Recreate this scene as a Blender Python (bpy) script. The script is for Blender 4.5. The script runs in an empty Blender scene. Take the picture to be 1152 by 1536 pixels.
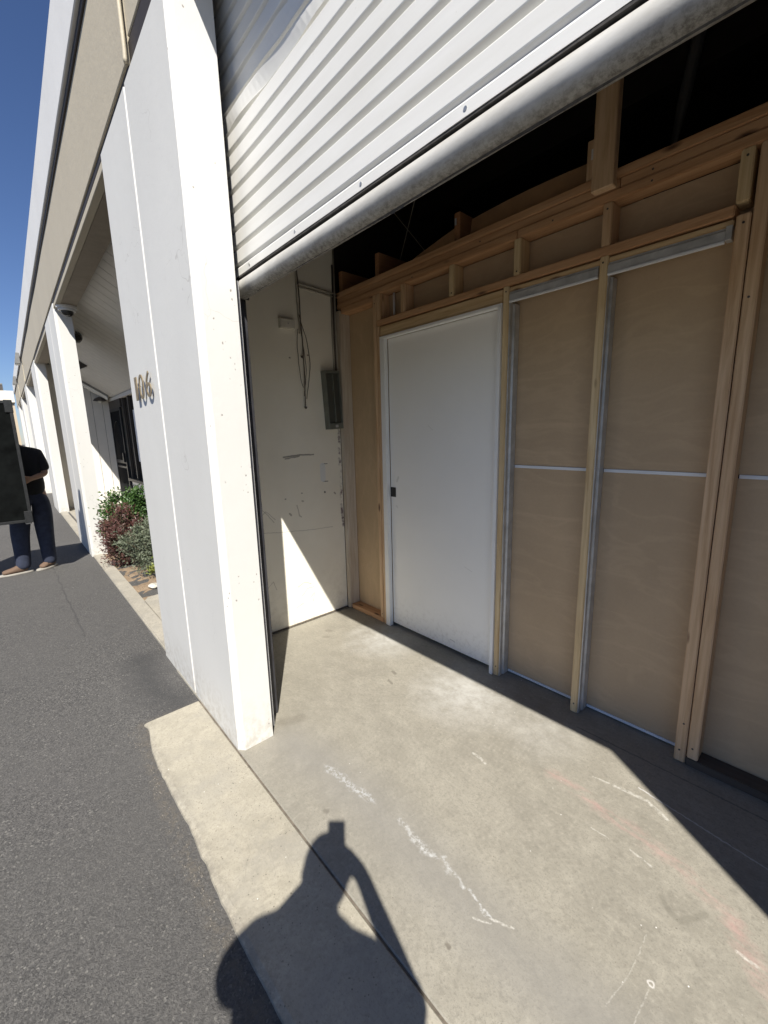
import bpy, bmesh, math, random
from mathutils import Vector, Matrix, noise as mnoise
random.seed(7)
scn = bpy.context.scene
COL = scn.collection

# ------------------------------------------------------------------ camera
CAM = Vector((1.7523, -0.6257, 1.46))
R_ = Vector((0.66930922, 0.74259626, -0.02399926))
U_ = Vector((-0.1220015, 0.14170914, 0.98236152))
F_ = Vector((-0.7328989, 0.65457568, -0.1854451))
cd = bpy.data.cameras.new('camera')
cd.sensor_fit = 'VERTICAL'; cd.sensor_height = 36; cd.sensor_width = 27
cd.lens = 14.7068; cd.clip_start = 0.01; cd.clip_end = 2000
cam = bpy.data.objects.new('camera', cd); COL.objects.link(cam)
m3 = Matrix((R_, U_, -F_)).transposed()
cam.matrix_world = Matrix.Translation(CAM) @ m3.to_4x4()
scn.camera = cam

# ------------------------------------------------------------------ sky and sun
SUN = Vector((-0.57212, 0.36730, -0.73333)).normalized()      # direction the light travels
w = bpy.data.worlds.new('World'); scn.world = w; w.use_nodes = True
nt = w.node_tree; nt.nodes.clear()
sky = nt.nodes.new('ShaderNodeTexSky'); sky.sky_type = 'NISHITA'; sky.sun_disc = False
sky.sun_elevation = math.radians(47.2); sky.sun_rotation = math.atan2(-SUN.x, -SUN.y)
sky.air_density = 1.0; sky.dust_density = 0.1; sky.ozone_density = 4.0
bg = nt.nodes.new('ShaderNodeBackground'); bg.inputs['Strength'].default_value = 0.052
wo = nt.nodes.new('ShaderNodeOutputWorld')
tint = nt.nodes.new('ShaderNodeMix'); tint.data_type = 'RGBA'; tint.blend_type = 'MULTIPLY'; tint.inputs[0].default_value = 1.0
tint.inputs[7].default_value = (0.88, 0.94, 1.16, 1)      # a deep clear desert blue, even over the whole sky
nt.links.new(sky.outputs[0], tint.inputs[6]); nt.links.new(tint.outputs[2], bg.inputs[0]); nt.links.new(bg.outputs[0], wo.inputs[0])
sd = bpy.data.lights.new('sun', 'SUN'); sd.energy = 5.0; sd.angle = math.radians(0.53); sd.color = (1.0, 0.955, 0.88)
so = bpy.data.objects.new('sun', sd); COL.objects.link(so)
so.rotation_euler = SUN.to_track_quat('-Z', 'Y').to_euler(); so.location = (6, -6, 12)
scn.view_settings.view_transform = 'Standard'; scn.view_settings.look = 'None'
scn.view_settings.exposure = 0.75; scn.view_settings.gamma = 1.0
scn.view_settings.use_curve_mapping = False
scn.cycles.max_bounces = 7; scn.cycles.diffuse_bounces = 5; scn.cycles.glossy_bounces = 3

# ------------------------------------------------------------------ node helpers
class NT:
    def __init__(s, name, rough=0.7, metal=0.0, coords='pos'):
        s.m = bpy.data.materials.new(name); s.m.use_nodes = True
        s.t = s.m.node_tree; s.b = s.t.nodes['Principled BSDF']
        s.b.inputs['Roughness'].default_value = rough; s.b.inputs['Metallic'].default_value = metal
        if coords == 'pos':
            s.p = s.t.nodes.new('ShaderNodeNewGeometry').outputs['Position']
        else:
            tc = s.t.nodes.new('ShaderNodeTexCoord').outputs['Object']
            oi = s.t.nodes.new('ShaderNodeObjectInfo').outputs['Random']
            s.rnd = oi
            s.p = s.v('ADD', tc, s.v('SCALE', (13.1, 7.7, 29.3), scale=oi))
    def put(s, sock, val):
        if isinstance(val, bpy.types.NodeSocket): s.t.links.new(val, sock)
        elif hasattr(val, '__len__') and len(val) == 3 and sock.type == 'RGBA': sock.default_value = (*val, 1)
        else: sock.default_value = val
    def v(s, op, a, b=None, scale=None):
        n = s.t.nodes.new('ShaderNodeVectorMath'); n.operation = op
        s.put(n.inputs[0], a)
        if b is not None: s.put(n.inputs[1], b)
        if scale is not None: s.put(n.inputs['Scale'], scale)
        return n.outputs['Value'] if op in ('LENGTH', 'DOT_PRODUCT', 'DISTANCE') else n.outputs['Vector']
    def ma(s, op, a, b=None, clamp=False):
        n = s.t.nodes.new('ShaderNodeMath'); n.operation = op; n.use_clamp = clamp
        s.put(n.inputs[0], a)
        if b is not None: s.put(n.inputs[1], b)
        return n.outputs[0]
    def noise(s, scale, detail=4, rough=0.55, vec=None, stretch=None, col=False, dist=0.0):
        n = s.t.nodes.new('ShaderNodeTexNoise'); n.inputs['Scale'].default_value = scale
        n.inputs['Detail'].default_value = detail; n.inputs['Roughness'].default_value = rough
        n.inputs['Distortion'].default_value = dist
        vec = vec or s.p
        if stretch: vec = s.v('MULTIPLY', vec, stretch)
        s.put(n.inputs['Vector'], vec)
        return n.outputs['Color' if col else 'Fac']
    def vor(s, scale, feature='F1', out='Distance', vec=None, rnd=1.0):
        n = s.t.nodes.new('ShaderNodeTexVoronoi'); n.feature = feature
        n.inputs['Scale'].default_value = scale; n.inputs['Randomness'].default_value = rnd
        s.put(n.inputs['Vector'], vec or s.p)
        return n.outputs[out]
    def mr(s, val, a, b, c=0.0, d=1.0):
        n = s.t.nodes.new('ShaderNodeMapRange'); n.clamp = True
        s.put(n.inputs[0], val)
        for i, q in enumerate((a, b, c, d)): s.put(n.inputs[i+1], q)
        return n.outputs[0]
    def mix(s, f, a, b, blend='MIX'):
        n = s.t.nodes.new('ShaderNodeMix'); n.data_type = 'RGBA'; n.blend_type = blend
        s.put(n.inputs[0], f); s.put(n.inputs[6], a); s.put(n.inputs[7], b)
        return n.outputs[2]
    def sep(s, vec=None):
        n = s.t.nodes.new('ShaderNodeSeparateXYZ'); s.put(n.inputs[0], vec or s.p); return n.outputs
    def bump(s, h, strength=0.3, dist=0.01):
        n = s.t.nodes.new('ShaderNodeBump'); n.inputs['Strength'].default_value = strength
        n.inputs['Distance'].default_value = dist; s.put(n.inputs['Height'], h)
        s.t.links.new(n.outputs[0], s.b.inputs['Normal'])
    def col(s, c): s.put(s.b.inputs['Base Color'], c); return s.m
    def ro(s, r): s.put(s.b.inputs['Roughness'], r)
    def line(s, pts, P=None):
        """distance (metres) to a polyline of 3D points"""
        P = P or s.p; best = None
        for a, b in zip(pts[:-1], pts[1:]):
            a = Vector(a); b = Vector(b); ab = b - a; L2 = max(ab.length_squared, 1e-9)
            pa = s.v('SUBTRACT', P, tuple(a))
            h = s.ma('MULTIPLY', s.v('DOT_PRODUCT', pa, tuple(ab)), 1 / L2, clamp=True)
            d = s.v('LENGTH', s.v('SUBTRACT', pa, s.v('SCALE', tuple(ab), scale=h)))
            best = d if best is None else s.ma('MINIMUM', best, d)
        return best
    def wob(s, scale, amp):
        flat = getattr(s, 'flat', None)
        """position pushed about by noise, for ragged marks"""
        if not hasattr(s, 'wc'): s.wc = {}
        if (scale, amp) not in s.wc:
            c = s.noise(scale, 2, 0.6, col=True)
            s.wc[scale, amp] = s.v('ADD', s.p if not flat else s.v('MULTIPLY', s.p, flat), s.v('SCALE', s.v('MULTIPLY', s.v('SUBTRACT', c, (0.5, 0.5, 0.5)), flat or (1, 1, 1)), scale=amp))
        return s.wc[scale, amp]

def plain(name, c, rough=0.6, metal=0.0, var=0.12, scale=9.0):
    n = NT(name, rough, metal, 'obj')
    f = n.noise(scale, 5, 0.6)
    return n.col(n.mix(n.mr(f, 0.3, 0.7), tuple(q * (1 - var) for q in c), tuple(min(1, q * (1 + var)) for q in c)))

M = {}
# painted tilt-up concrete: pits, faint dirt
def paint(name, c, pits=True, dirt=0.35, bump=0.25):
    n = NT(name, 0.62)
    big = n.noise(1.3, 5, 0.6, stretch=(1, 1, 0.45)); fine = n.noise(60, 4, 0.6); mid = n.noise(14, 4, 0.6)
    base = n.mix(n.mr(big, 0.35, 0.75), c, tuple(q * (1 - 0.13 * dirt * 2) for q in c))
    zz = n.sep()[2]
    gr = n.ma('MULTIPLY', n.mr(zz, 0.0, 0.28, 1.0, 0.0), n.mr(n.noise(22, 5, 0.75), 0.42, 0.62))
    base = n.mix(n.ma('MULTIPLY', gr, 0.5), base, (0.33, 0.29, 0.22))
    h = n.ma('ADD', n.ma('MULTIPLY', fine, 0.35), mid)
    if pits:
        pv = n.v('MULTIPLY', n.p, (1, 1, 0.8))
        d = n.vor(30, vec=n.v('ADD', pv, n.v('SCALE', n.noise(45, 2, col=True), scale=0.012))); sel = n.mr(n.noise(4.5, 3), 0.50, 0.56)
        nx_ = n.sep(n.t.nodes.new('ShaderNodeNewGeometry').outputs['Normal'])[0]
        sel = n.ma('MULTIPLY', sel, n.mr(nx_, 0.3, 0.8, 0.12, 1.0))
        pit = n.ma('MULTIPLY', n.mr(d, 0.07, 0.13, 1, 0), sel)
        base = n.mix(n.ma('MULTIPLY', pit, 0.75), base, (0.16, 0.13, 0.10))
        h = n.ma('SUBTRACT', h, n.ma('MULTIPLY', pit, 2.0))
        ck = n.mr(n.vor(1.9, 'DISTANCE_TO_EDGE', vec=n.wob(5, 0.35)), 0.0, 0.004, 1, 0)
        ck = n.ma('MULTIPLY', ck, n.mr(n.noise(1.7, 2), 0.52, 0.6))
        base = n.mix(n.ma('MULTIPLY', ck, 0.5), base, (0.3, 0.28, 0.25))
    n.bump(h, bump, 0.006)
    return n.col(base)
M['white'] = paint('white_painted_concrete', (0.61, 0.602, 0.57), bump=0.16)
M['cap'] = paint('white_painted_parapet', (0.655, 0.65, 0.635), pits=False)
M['beige'] = paint('beige_painted_stucco', (0.445, 0.395, 0.30), pits=False, bump=0.4)
M['soffit'] = plain('soffit_paint', (0.60, 0.575, 0.53), 0.6, var=0.06)
M['gap_shade'] = plain('painted_gap_shade', (0.035, 0.028, 0.023), 0.6)  # near-black colour for strips that paint shade into the fascia gaps
M['shaded_beam'] = plain('shaded_beige_beam', (0.26, 0.22, 0.17), 0.7)  # the beige darkened to brown, shade of the beam underside in the colour
M['siding'] = plain('siding_paint', (0.74, 0.71, 0.65), 0.6, var=0.05, scale=3)

# asphalt
n = NT('asphalt', 0.85)
cell = n.vor(185, out='Color'); cs = n.sep(cell)
fine = n.noise(260, 3, 0.7); mid = n.noise(26, 5, 0.7); big = n.noise(1.1, 5, 0.6)
base = n.mix(n.mr(cs[0], 0.15, 1.0), (0.046, 0.0445, 0.0425), (0.142, 0.135, 0.126))
base = n.mix(n.mr(cs[1], 0.95, 0.98), base, (0.24, 0.23, 0.205))
base = n.mix(n.mr(fine, 0.35, 0.7, 0.0, 0.5), base, (0.045, 0.044, 0.043))
base = n.mix(n.mr(big, 0.36, 0.62, 0.0, 0.6), base, (0.09, 0.086, 0.081))
base = n.mix(n.mr(mid, 0.5, 0.75, 0.0, 0.5), base, (0.105, 0.10, 0.092))
seam = n.line([(-2.0, -0.36, -.012), (-3.6, -0.38, -.012), (-8, -0.4, -.012)], n.wob(4, 0.05))
base = n.mix(n.mr(seam, 0.003, 0.010, 0.5, 0), base, (0.03, 0.03, 0.03))
patch = n.line([(-0.62, -0.1, -.012), (-0.95, -0.16, -.012), (-1.3, -0.12, -.012)], n.wob(5, 0.18))
base = n.mix(n.mr(patch, 0.02, 0.16, 0.6, 0), base, (0.035, 0.035, 0.035))
oil = n.vor(0.9, vec=n.wob(3, 0.5)); base = n.mix(n.ma('MULTIPLY', n.mr(oil, 0.03, 0.14, 0.6, 0), n.mr(n.noise(11, 4, 0.7), 0.35, 0.6)), base, (0.04, 0.039, 0.038))
edge = n.line([(-0.54, 0.02, -.012), (-0.56, -0.29, -.012), (-0.4, -0.31, -.012), (0.1, -0.34, -.012), (0.75, -0.35, -.012), (3.5, -0.31, -.012)], n.wob(14, 0.06))
base = n.mix(n.ma('MULTIPLY', n.mr(edge, 0.0, 0.045, 0.75, 0), n.mr(n.noise(33, 4, 0.8), 0.42, 0.62)), base, (0.13, 0.112, 0.088))
n.bump(n.ma('ADD', n.noise(170, 3, 0.75), n.ma('MULTIPLY', mid, 0.4)), 0.9, 0.006)
M['asphalt'] = n.col(base)

# garage slab
def concrete(name, c, slab):
    n = NT(name, 0.62); n.flat = (1, 1, 0)
    a = n.noise(1.3, 7, 0.72, dist=0.4); b = n.noise(9, 7, 0.75); f = n.noise(150, 3, 0.75); g2 = n.noise(38, 5, 0.75)
    dk = tuple(q * 0.74 for q in c); lt = tuple(min(1, q * 1.2) for q in c)
    base = n.mix(n.mr(a, 0.34, 0.62), dk, c)
    base = n.mix(n.mr(b, 0.45, 0.70, 0, 0.6), base, lt)
    base = n.mix(n.mr(g2, 0.50, 0.66, 0, 0.6), base, tuple(q * 0.66 for q in c))
    base = n.mix(n.mr(n.noise(75, 3, 0.8), 0.52, 0.66, 0, 0.5), base, tuple(min(1, q * 1.35) for q in c))
    base = n.mix(n.mr(f, 0.52, 0.66, 0, 0.7), base, tuple(q * 0.55 for q in c))
    # small pits and specks
    d = n.vor(42); sel = n.mr(n.noise(3.7, 2), 0.5, 0.6)
    base = n.mix(n.ma('MULTIPLY', n.mr(d, 0.05, 0.10, 0.8, 0), sel), base, (0.12, 0.10, 0.08))
    d2 = n.vor(17, vec=n.v('ADD', n.p, (3.3, 1.7, 0)))
    base = n.mix(n.ma('MULTIPLY', n.mr(d2, 0.028, 0.04, 1, 0), n.mr(n.noise(2.1, 2), 0.5, 0.56)), base, (0.75, 0.73, 0.68))
    # hairline scratches, long and faint
    sv = n.v('MULTIPLY', n.wob(1.5, 0.25), (1.1, 9, 1))
    sc = n.ma('MULTIPLY', n.mr(n.vor(3.2, 'DISTANCE_TO_EDGE', vec=sv), 0.0, 0.012, 1, 0), n.mr(n.noise(2.6, 2), 0.52, 0.64))
    base = n.mix(n.ma('MULTIPLY', sc, 0.35), base, tuple(q * 0.45 for q in c))
    if not slab:
        base = n.mix(n.mr(n.noise(2.6, 6, 0.75, dist=0.5), 0.48, 0.66, 0, 0.5), base, (0.27, 0.255, 0.22))
        base = n.mix(n.ma('MULTIPLY', n.mr(n.vor(60), 0.10, 0.17, 0.8, 0), n.mr(n.noise(8, 3), 0.46, 0.56)), base, (0.11, 0.095, 0.075))
        base = n.mix(n.ma('MULTIPLY', n.mr(n.sep()[1], -0.25, -0.31, 0, 0.8), n.mr(n.noise(25, 4, 0.8), 0.38, 0.6)), base, (0.20, 0.18, 0.145))
    if slab:
        W1 = n.wob(34, 0.05); W2 = n.wob(9, 0.09); W3 = n.wob(60, 0.012)
        # greyer worn band along the crack
        band = n.line([(0.1, 0.22, 0), (0.6, 0.27, 0), (1.2, 0.25, 0), (1.9, 0.27, 0)], W2)
        base = n.mix(n.mr(band, 0.02, 0.17, 0.55, 0), base, (0.225, 0.215, 0.195))
        # pale bloom by the framed wall: cement dust, with floor glare painted in
        for q, r, o in (((0.45, 1.13, 0), 0.36, 0.9), ((-0.35, 1.22, 0), 0.32, 0.85), ((0.9, 1.15, 0), 0.25, 0.4)):
            dd = n.v('LENGTH', n.v('SUBTRACT', W2, q))
            base = n.mix(n.ma('MULTIPLY', n.mr(dd, 0.05, r, 1, 0), n.mr(b, 0.3, 0.65, 0.1 * o, o)), base, (0.47, 0.46, 0.43))
        # efflorescence along the crack
        ck = [(0.35, 0.247, 0), (0.44, 0.262, 0), (0.52, 0.262, 0), (0.623, 0.287, 0)]
        base = n.mix(n.ma('MULTIPLY', n.mr(n.line(ck, W1), 0.002, 0.022, 0.8, 0), n.mr(n.noise(55, 4, 0.8), 0.46, 0.56)), base, (0.43, 0.435, 0.43))
        ck = [(0.76, 0.305, 0), (0.80, 0.293, 0), (0.91, 0.29, 0), (0.97, 0.305, 0), (1.054, 0.295, 0), (1.12, 0.285, 0), (1.186, 0.272, 0)]
        base = n.mix(n.ma('MULTIPLY', n.mr(n.line(ck, W1), 0.001, n.mr(n.noise(6, 2), 0.35, 0.65, 0.006, 0.026), 1, 0), n.mr(n.noise(55, 4, 0.8), 0.43, 0.62, 0.0, 0.72)), base, (0.56, 0.565, 0.555))
        brk = n.mr(n.noise(48, 4, 0.8), 0.40, 0.60, 0.0, 0.75)
        for l, wd, o in ((((1.186, 0.272, 0), (1.247, 0.302, 0)), 0.005, 0.8), (((1.15, 0.237, 0), (1.195, 0.262, 0)), 0.004, 0.8),
                         (((0.751, 0.784, 0), (0.785, 0.785, 0), (0.823, 0.774, 0)), 0.009, 0.8),
                         (((1.18, 1.044, 0), (1.24, 1.055, 0)), 0.006, 0.6), (((1.26, 1.06, 0), (1.372, 1.075, 0), (1.449, 1.041, 0)), 0.011, 0.75),
                         (((1.705, 0.708, 0), (1.748, 0.706, 0)), 0.007, 0.9), (((1.27, 0.80, 0), (1.33, 0.80, 0)), 0.004, 0.6),
                         (((1.40, 0.81, 0), (1.47, 0.80, 0)), 0.005, 0.75), (((1.52, 0.57, 0), (1.52, 0.44, 0), (1.50, 0.32, 0)), 0.0025, 0.35),
                         (((1.565, 0.45, 0), (1.56, 0.30, 0)), 0.0025, 0.4)):
            base = n.mix(n.ma('MULTIPLY', n.mr(n.line(l, W3), wd * 0.25, wd, o, 0), brk), base, (0.66, 0.64, 0.58))
        ring = n.ma('ABSOLUTE', n.ma('SUBTRACT', n.v('LENGTH', n.v('SUBTRACT', W3, (1.565, 0.455, 0))), 0.007))
        base = n.mix(n.mr(ring, 0.001, 0.0035, 0.7, 0), base, (0.6, 0.58, 0.54))
        # pink chalk streaks
        pk = [(1.056, 0.939, 0), (1.2, 0.92, 0), (1.323, 0.9, 0), (1.511, 0.879, 0), (1.666, 0.808, 0), (1.78, 0.66, 0), (1.9, 0.5, 0)]
        pn = n.noise(9, 4, 0.7, stretch=(1, 3.5, 1))
        base = n.mix(n.ma('MULTIPLY', n.mr(n.line(pk, W1), 0.0, 0.045, 1, 0), n.mr(pn, 0.42, 0.66, 0, 0.5)), base, (0.46, 0.27, 0.245))
        # dark tyre-like arc and oil marks
        base = n.mix(n.mr(n.line([(1.52, 0.719, 0), (1.545, 0.69, 0), (1.577, 0.681, 0), (1.626, 0.76, 0)], n.wob(30, 0.01)), 0.005, 0.012, 0.42, 0), base, (0.16, 0.15, 0.12))
        for l, wd, o in ((((1.15, -0.05, 0), (1.17, -0.045, 0)), 0.02, 0.85), (((1.10, -0.005, 0), (1.125, -0.02, 0)), 0.008, 0.8), (((1.142, 0.126, 0), (1.146, 0.126, 0)), 0.01, 0.6),
                         (((0.53, 0.117, 0), (0.535, 0.12, 0)), 0.013, 0.4), (((-0.75, 1.0, 0), (-0.72, 1.02, 0)), 0.02, 0.35), (((-0.68, 0.93, 0), (-0.66, 0.95, 0)), 0.02, 0.3),
                         (((-0.05, 0.26, 0), (-0.02, 0.33, 0)), 0.045, 0.22), (((0.0, 0.98, 0), (0.03, 0.97, 0)), 0.012, 0.5), (((0.05, 0.9, 0), (0.09, 0.89, 0)), 0.01, 0.5)):
            base = n.mix(n.mr(n.line(l, n.wob(40, 0.02)), wd * 0.5, wd, o, 0), base, (0.10, 0.085, 0.065))
        # the line of an old plate along the framed wall
        base = n.mix(n.mr(n.line([(1.0, 1.30, 0), (3.1, 1.30, 0)], W3), 0.002, 0.005, 0.6, 0), base, (0.08, 0.08, 0.08))
        base = n.mix(n.mr(n.line([(1.33, 1.12, 0), (1.8, 1.06, 0)], W3), 0.0015, 0.004, 0.6, 0), base, (0.62, 0.61, 0.6))
    h = n.ma('ADD', n.ma('MULTIPLY', b, 0.8), n.ma('MULTIPLY', f, 0.35))
    n.bump(h, 0.28 if slab else 0.18, 0.006)
    n.ro(n.mr(b, 0.3, 0.7, 0.5, 0.75))
    return n.col(base)
M['slab'] = concrete('garage_slab_concrete', (0.298, 0.277, 0.228), True)
M['apron'] = concrete('apron_concrete', (0.385, 0.352, 0.278), False)
M['kerb'] = concrete('kerb_concrete', (0.40, 0.367, 0.30), False)
M['joint'] = plain('joint_filler', (0.13, 0.11, 0.085), 0.9, var=0.4, scale=40)

n = NT('planting_soil', 0.95)
a = n.noise(9, 6, 0.7); b = n.noise(70, 4, 0.7)
base = n.mix(n.mr(a, 0.3, 0.7), (0.24, 0.17, 0.105), (0.36, 0.27, 0.18))
base = n.mix(n.mr(b, 0.5, 0.75, 0, 0.6), base, (0.13, 0.09, 0.06)); n.bump(n.ma('ADD', a, b), 0.8, 0.02)
M['soil'] = n.col(base)

# garage side wall: old off-white paint with scuffs
n = NT('scuffed_wall_paint', 0.55); n.flat = (0, 1, 1)
X0 = 0.0
a = n.noise(2.2, 5, 0.6); b = n.noise(18, 5, 0.65)
base = n.mix(n.mr(a, 0.3, 0.7), (0.90, 0.865, 0.755), (0.82, 0.78, 0.67))
base = n.mix(n.ma('MULTIPLY', n.mr(n.sep()[2], 0, 0.5, 1, 0), n.mr(b, 0.45, 0.75, 0, 0.5)), base, (0.45, 0.41, 0.33))
W1 = n.wob(25, 0.012); W2 = n.wob(70, 0.02)
def L(*yz): return [(X0, y, z) for y, z in yz]
for l, wd, o, c in ((L((0.868, 1.305), (1.0, 1.315), (1.122, 1.312)), 0.008, 0.75, (0.12, 0.11, 0.10)), (L((0.88, 1.292), (1.0, 1.306)), 0.006, 0.7, (0.12, 0.11, 0.10)),
                    (L((0.5, 0.80), (0.8, 0.76), (1.05, 0.735), (1.27, 0.725)), 0.0035, 0.55, (0.35, 0.33, 0.28)),
                    (L((0.60, 0.97), (0.68, 0.94), (0.76, 0.84)), 0.0035, 0.5, (0.2, 0.18, 0.15)), (L((0.66, 0.90), (0.70, 0.93), (0.77, 0.86)), 0.003, 0.5, (0.2, 0.18, 0.15)),
                    (L((0.92, 0.30), (0.98, 0.33), (1.04, 0.30)), 0.004, 0.6, (0.22, 0.2, 0.16)), (L((0.95, 0.22), (1.0, 0.27), (1.06, 0.27)), 0.0035, 0.6, (0.22, 0.2, 0.16)),
                    (L((1.02, 0.18), (1.06, 0.22), (1.05, 0.15)), 0.0035, 0.6, (0.22, 0.2, 0.16)), (L((0.9, 0.14), (0.96, 0.16)), 0.004, 0.5, (0.25, 0.2, 0.15)),
                    (L((0.66, 0.35), (0.72, 0.40), (0.74, 0.33)), 0.0035, 0.5, (0.3, 0.25, 0.2)), (L((0.89, 0.885), (0.90, 0.875)), 0.010, 0.7, (0.25, 0.21, 0.16)),
                    (L((0.955, 0.94), (0.97, 0.86), (0.985, 0.85)), 0.006, 0.55, (0.3, 0.26, 0.2)), (L((1.0, 0.97), (1.01, 0.965)), 0.008, 0.6, (0.2, 0.17, 0.13)),
                    (L((1.0, 1.03), (1.005, 1.03)), 0.006, 0.7, (0.12, 0.1, 0.08)), (L((0.86, 1.0), (0.865, 1.0)), 0.006, 0.7, (0.12, 0.1, 0.08)), (L((1.30, 1.0), (1.31, 0.99)), 0.008, 0.7, (0.2, 0.16, 0.12)),
                    (L((1.208, 1.015), (1.209, 1.014)), 0.011, 0.95, (0.02, 0.02, 0.02)), (L((1.2, 1.235), (1.245, 1.235)), 0.004, 0.9, (0.07, 0.07, 0.07)), (L((1.2, 1.1), (1.245, 1.098)), 0.005, 0.85, (0.1, 0.09, 0.08)),
                    (L((0.88, 2.0), (0.885, 2.0)), 0.006, 0.7, (0.8, 0.8, 0.76)), (L((0.97, 2.0), (0.975, 2.0)), 0.007, 0.8, (0.1, 0.08, 0.06)), (L((1.12, 2.03), (1.125, 2.03)), 0.007, 0.8, (0.1, 0.08, 0.06)),
                    (L((0.62, 2.2), (0.64, 2.1)), 0.006, 0.5, (0.2, 0.17, 0.13)), (L((0.56, 1.82), (0.61, 1.84)), 0.005, 0.5, (0.15, 0.13, 0.1))):
    base = n.mix(n.mr(n.line(l, W1), wd * 0.4, wd, o, 0), base, c)
tear = n.line(L((1.372, 1.5), (1.365, 1.3), (1.372, 1.1), (1.366, 0.9), (1.374, 0.72)), W2)
base = n.mix(n.ma('MULTIPLY', n.mr(tear, 0.004, 0.016, 1, 0), n.mr(b, 0.42, 0.6)), base, (0.16, 0.11, 0.12))
pl = n.line(L((1.2, 1.12), (1.2, 1.22)), n.wob(30, 0.004)); base = n.mix(n.mr(pl, 0.022, 0.026, 0.8, 0), base, (0.72, 0.74, 0.74))
n.bump(b, 0.15, 0.004)
M['sidewall'] = n.col(base)

# lumber, grain along z or x
def wood(name, c, axis, knots=True):
    n = NT(name, 0.68, coords='obj')
    st = {'z': (26, 26, 1.3), 'x': (1.3, 26, 26), 'y': (26, 1.3, 26)}[axis]
    g = n.noise(1.0, 6, 0.65, stretch=st, dist=1.2); f = n.noise(4.0, 4, 0.7, stretch=st)
    dk = (c[0] * 0.62, c[1] * 0.52, c[2] * 0.42)
    base = n.mix(n.mr(g, 0.35, 0.68), dk, c)
    base = n.mix(n.mr(f, 0.45, 0.7, 0, 0.45), base, (c[0] * 1.12, c[1] * 1.1, c[2] * 1.05))
    base = n.mix(n.mr(n.noise(1.7, 3), 0.35, 0.7, 0, 0.3), base, dk)
    base = n.mix(n.mr(n.rnd, 0, 1, 0, 0.28), base, dk)
    if knots:
        kv = n.v('MULTIPLY', n.p, {'z': (15, 15, 5), 'x': (5, 15, 15), 'y': (15, 5, 15)}[axis])
        d = n.vor(1.0, vec=kv); r = n.sep(n.vor(1.0, out='Color', vec=kv))[0]
        base = n.mix(n.ma('MULTIPLY', n.mr(d, 0.10, 0.20, 0.9, 0), n.mr(r, 0.45, 0.48)), base, (0.15, 0.075, 0.035))
        base = n.mix(n.ma('MULTIPLY', n.mr(d, 0.05, 0.09, 0.8, 0), n.mr(r, 0.45, 0.48)), base, (0.05, 0.025, 0.012))
    n.bump(n.ma('ADD', g, f), 0.22, 0.003)
    return n.col(base)
FIR = (0.74, 0.54, 0.345); PINE = (0.80, 0.65, 0.40)
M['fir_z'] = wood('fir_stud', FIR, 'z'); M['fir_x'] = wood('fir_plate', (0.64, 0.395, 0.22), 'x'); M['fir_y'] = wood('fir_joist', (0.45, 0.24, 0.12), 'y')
M['pine_z'] = wood('pine_stud', PINE, 'z'); M['pine_x'] = wood('pine_rail', (0.72, 0.54, 0.31), 'x')
M['plate_dark'] = wood('dirty_bottom_plate', (0.10, 0.088, 0.078), 'x', False)
M['whitewood'] = wood('whitewashed_stud', (0.70, 0.67, 0.60), 'z', False)

# back paper of the wallboard
def paper(name, c, st):
    n = NT(name, 0.8)
    a = n.noise(2.0, 4, 0.6); s1 = n.noise(2.4, 5, 0.65, stretch=st, dist=0.4); f = n.noise(90, 3, 0.6)
    base = n.mix(n.mr(a, 0.3, 0.7), tuple(q * 0.86 for q in c), c)
    base = n.mix(n.mr(s1, 0.58, 0.76, 0, 0.26), base, tuple(min(1, q * 1.5) for q in c))
    base = n.mix(n.mr(f, 0.4, 0.7, 0, 0.15), base, tuple(q * 0.7 for q in c))
    arc = n.noise(1.0, 3, 0.6, vec=n.v('ADD', n.v('MULTIPLY', n.p, tuple(q * 1.25 for q in st)), n.v('SCALE', n.noise(1.6, 2, col=True), scale=2.4)))
    base = n.mix(n.mr(n.ma('ABSOLUTE', n.ma('SUBTRACT', arc, 0.5)), 0.0, 0.05, 0.12, 0), base, tuple(min(1, q * 1.45) for q in c))
    n.bump(n.ma('ADD', s1, n.ma('MULTIPLY', arc, 0.5)), 0.06, 0.006)
    return n.col(base)
M['paper'] = paper('wallboard_brown_paper', (0.515, 0.38, 0.24), (0.55, 1, 5.5))
M['paper_tan'] = paper('wallboard_tan_paper', (0.57, 0.415, 0.25), (5.5, 1, 0.8))
n = NT('white_door_paint', 0.42); n.flat = (1, 0, 1)
base = n.mix(n.mr(n.noise(1.5, 4), 0.35, 0.7), (0.90, 0.89, 0.85), (0.85, 0.84, 0.80))
for l, wd, o in ((((0.09, 0, 0.085), (0.13, 0, 0.078)), 0.003, 0.7), (((-0.40, 0, 1.12), (-0.385, 0, 1.15)), 0.012, 0.25), (((-0.41, 0, 0.94), (-0.40, 0, 0.93)), 0.01, 0.2), (((0.2, 0, 0.62), (0.26, 0, 0.6)), 0.002, 0.35), (((-0.1, 0, 1.5), (-0.06, 0, 1.47)), 0.002, 0.3)):
    base = n.mix(n.mr(n.line(l, n.wob(40, 0.008)), wd * 0.3, wd, o, 0), base, (0.25, 0.23, 0.2))
base = n.mix(n.ma('MULTIPLY', n.mr(n.sep()[2], 0.02, 0.3, 0.5, 0), n.mr(n.noise(30, 4, 0.7), 0.5, 0.7)), base, (0.5, 0.47, 0.42))
n.bump(n.noise(160, 2), 0.04, 0.002)
M['doorwhite'] = n.col(base)
M['doorwhite_old'] = plain('white_door_paint', (0.90, 0.89, 0.85), 0.42, var=0.025, scale=2)
M['trim'] = plain('white_trim', (0.82, 0.82, 0.80), 0.4, var=0.03)
M['black'] = plain('black_metal', (0.015, 0.015, 0.016), 0.4)
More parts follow.
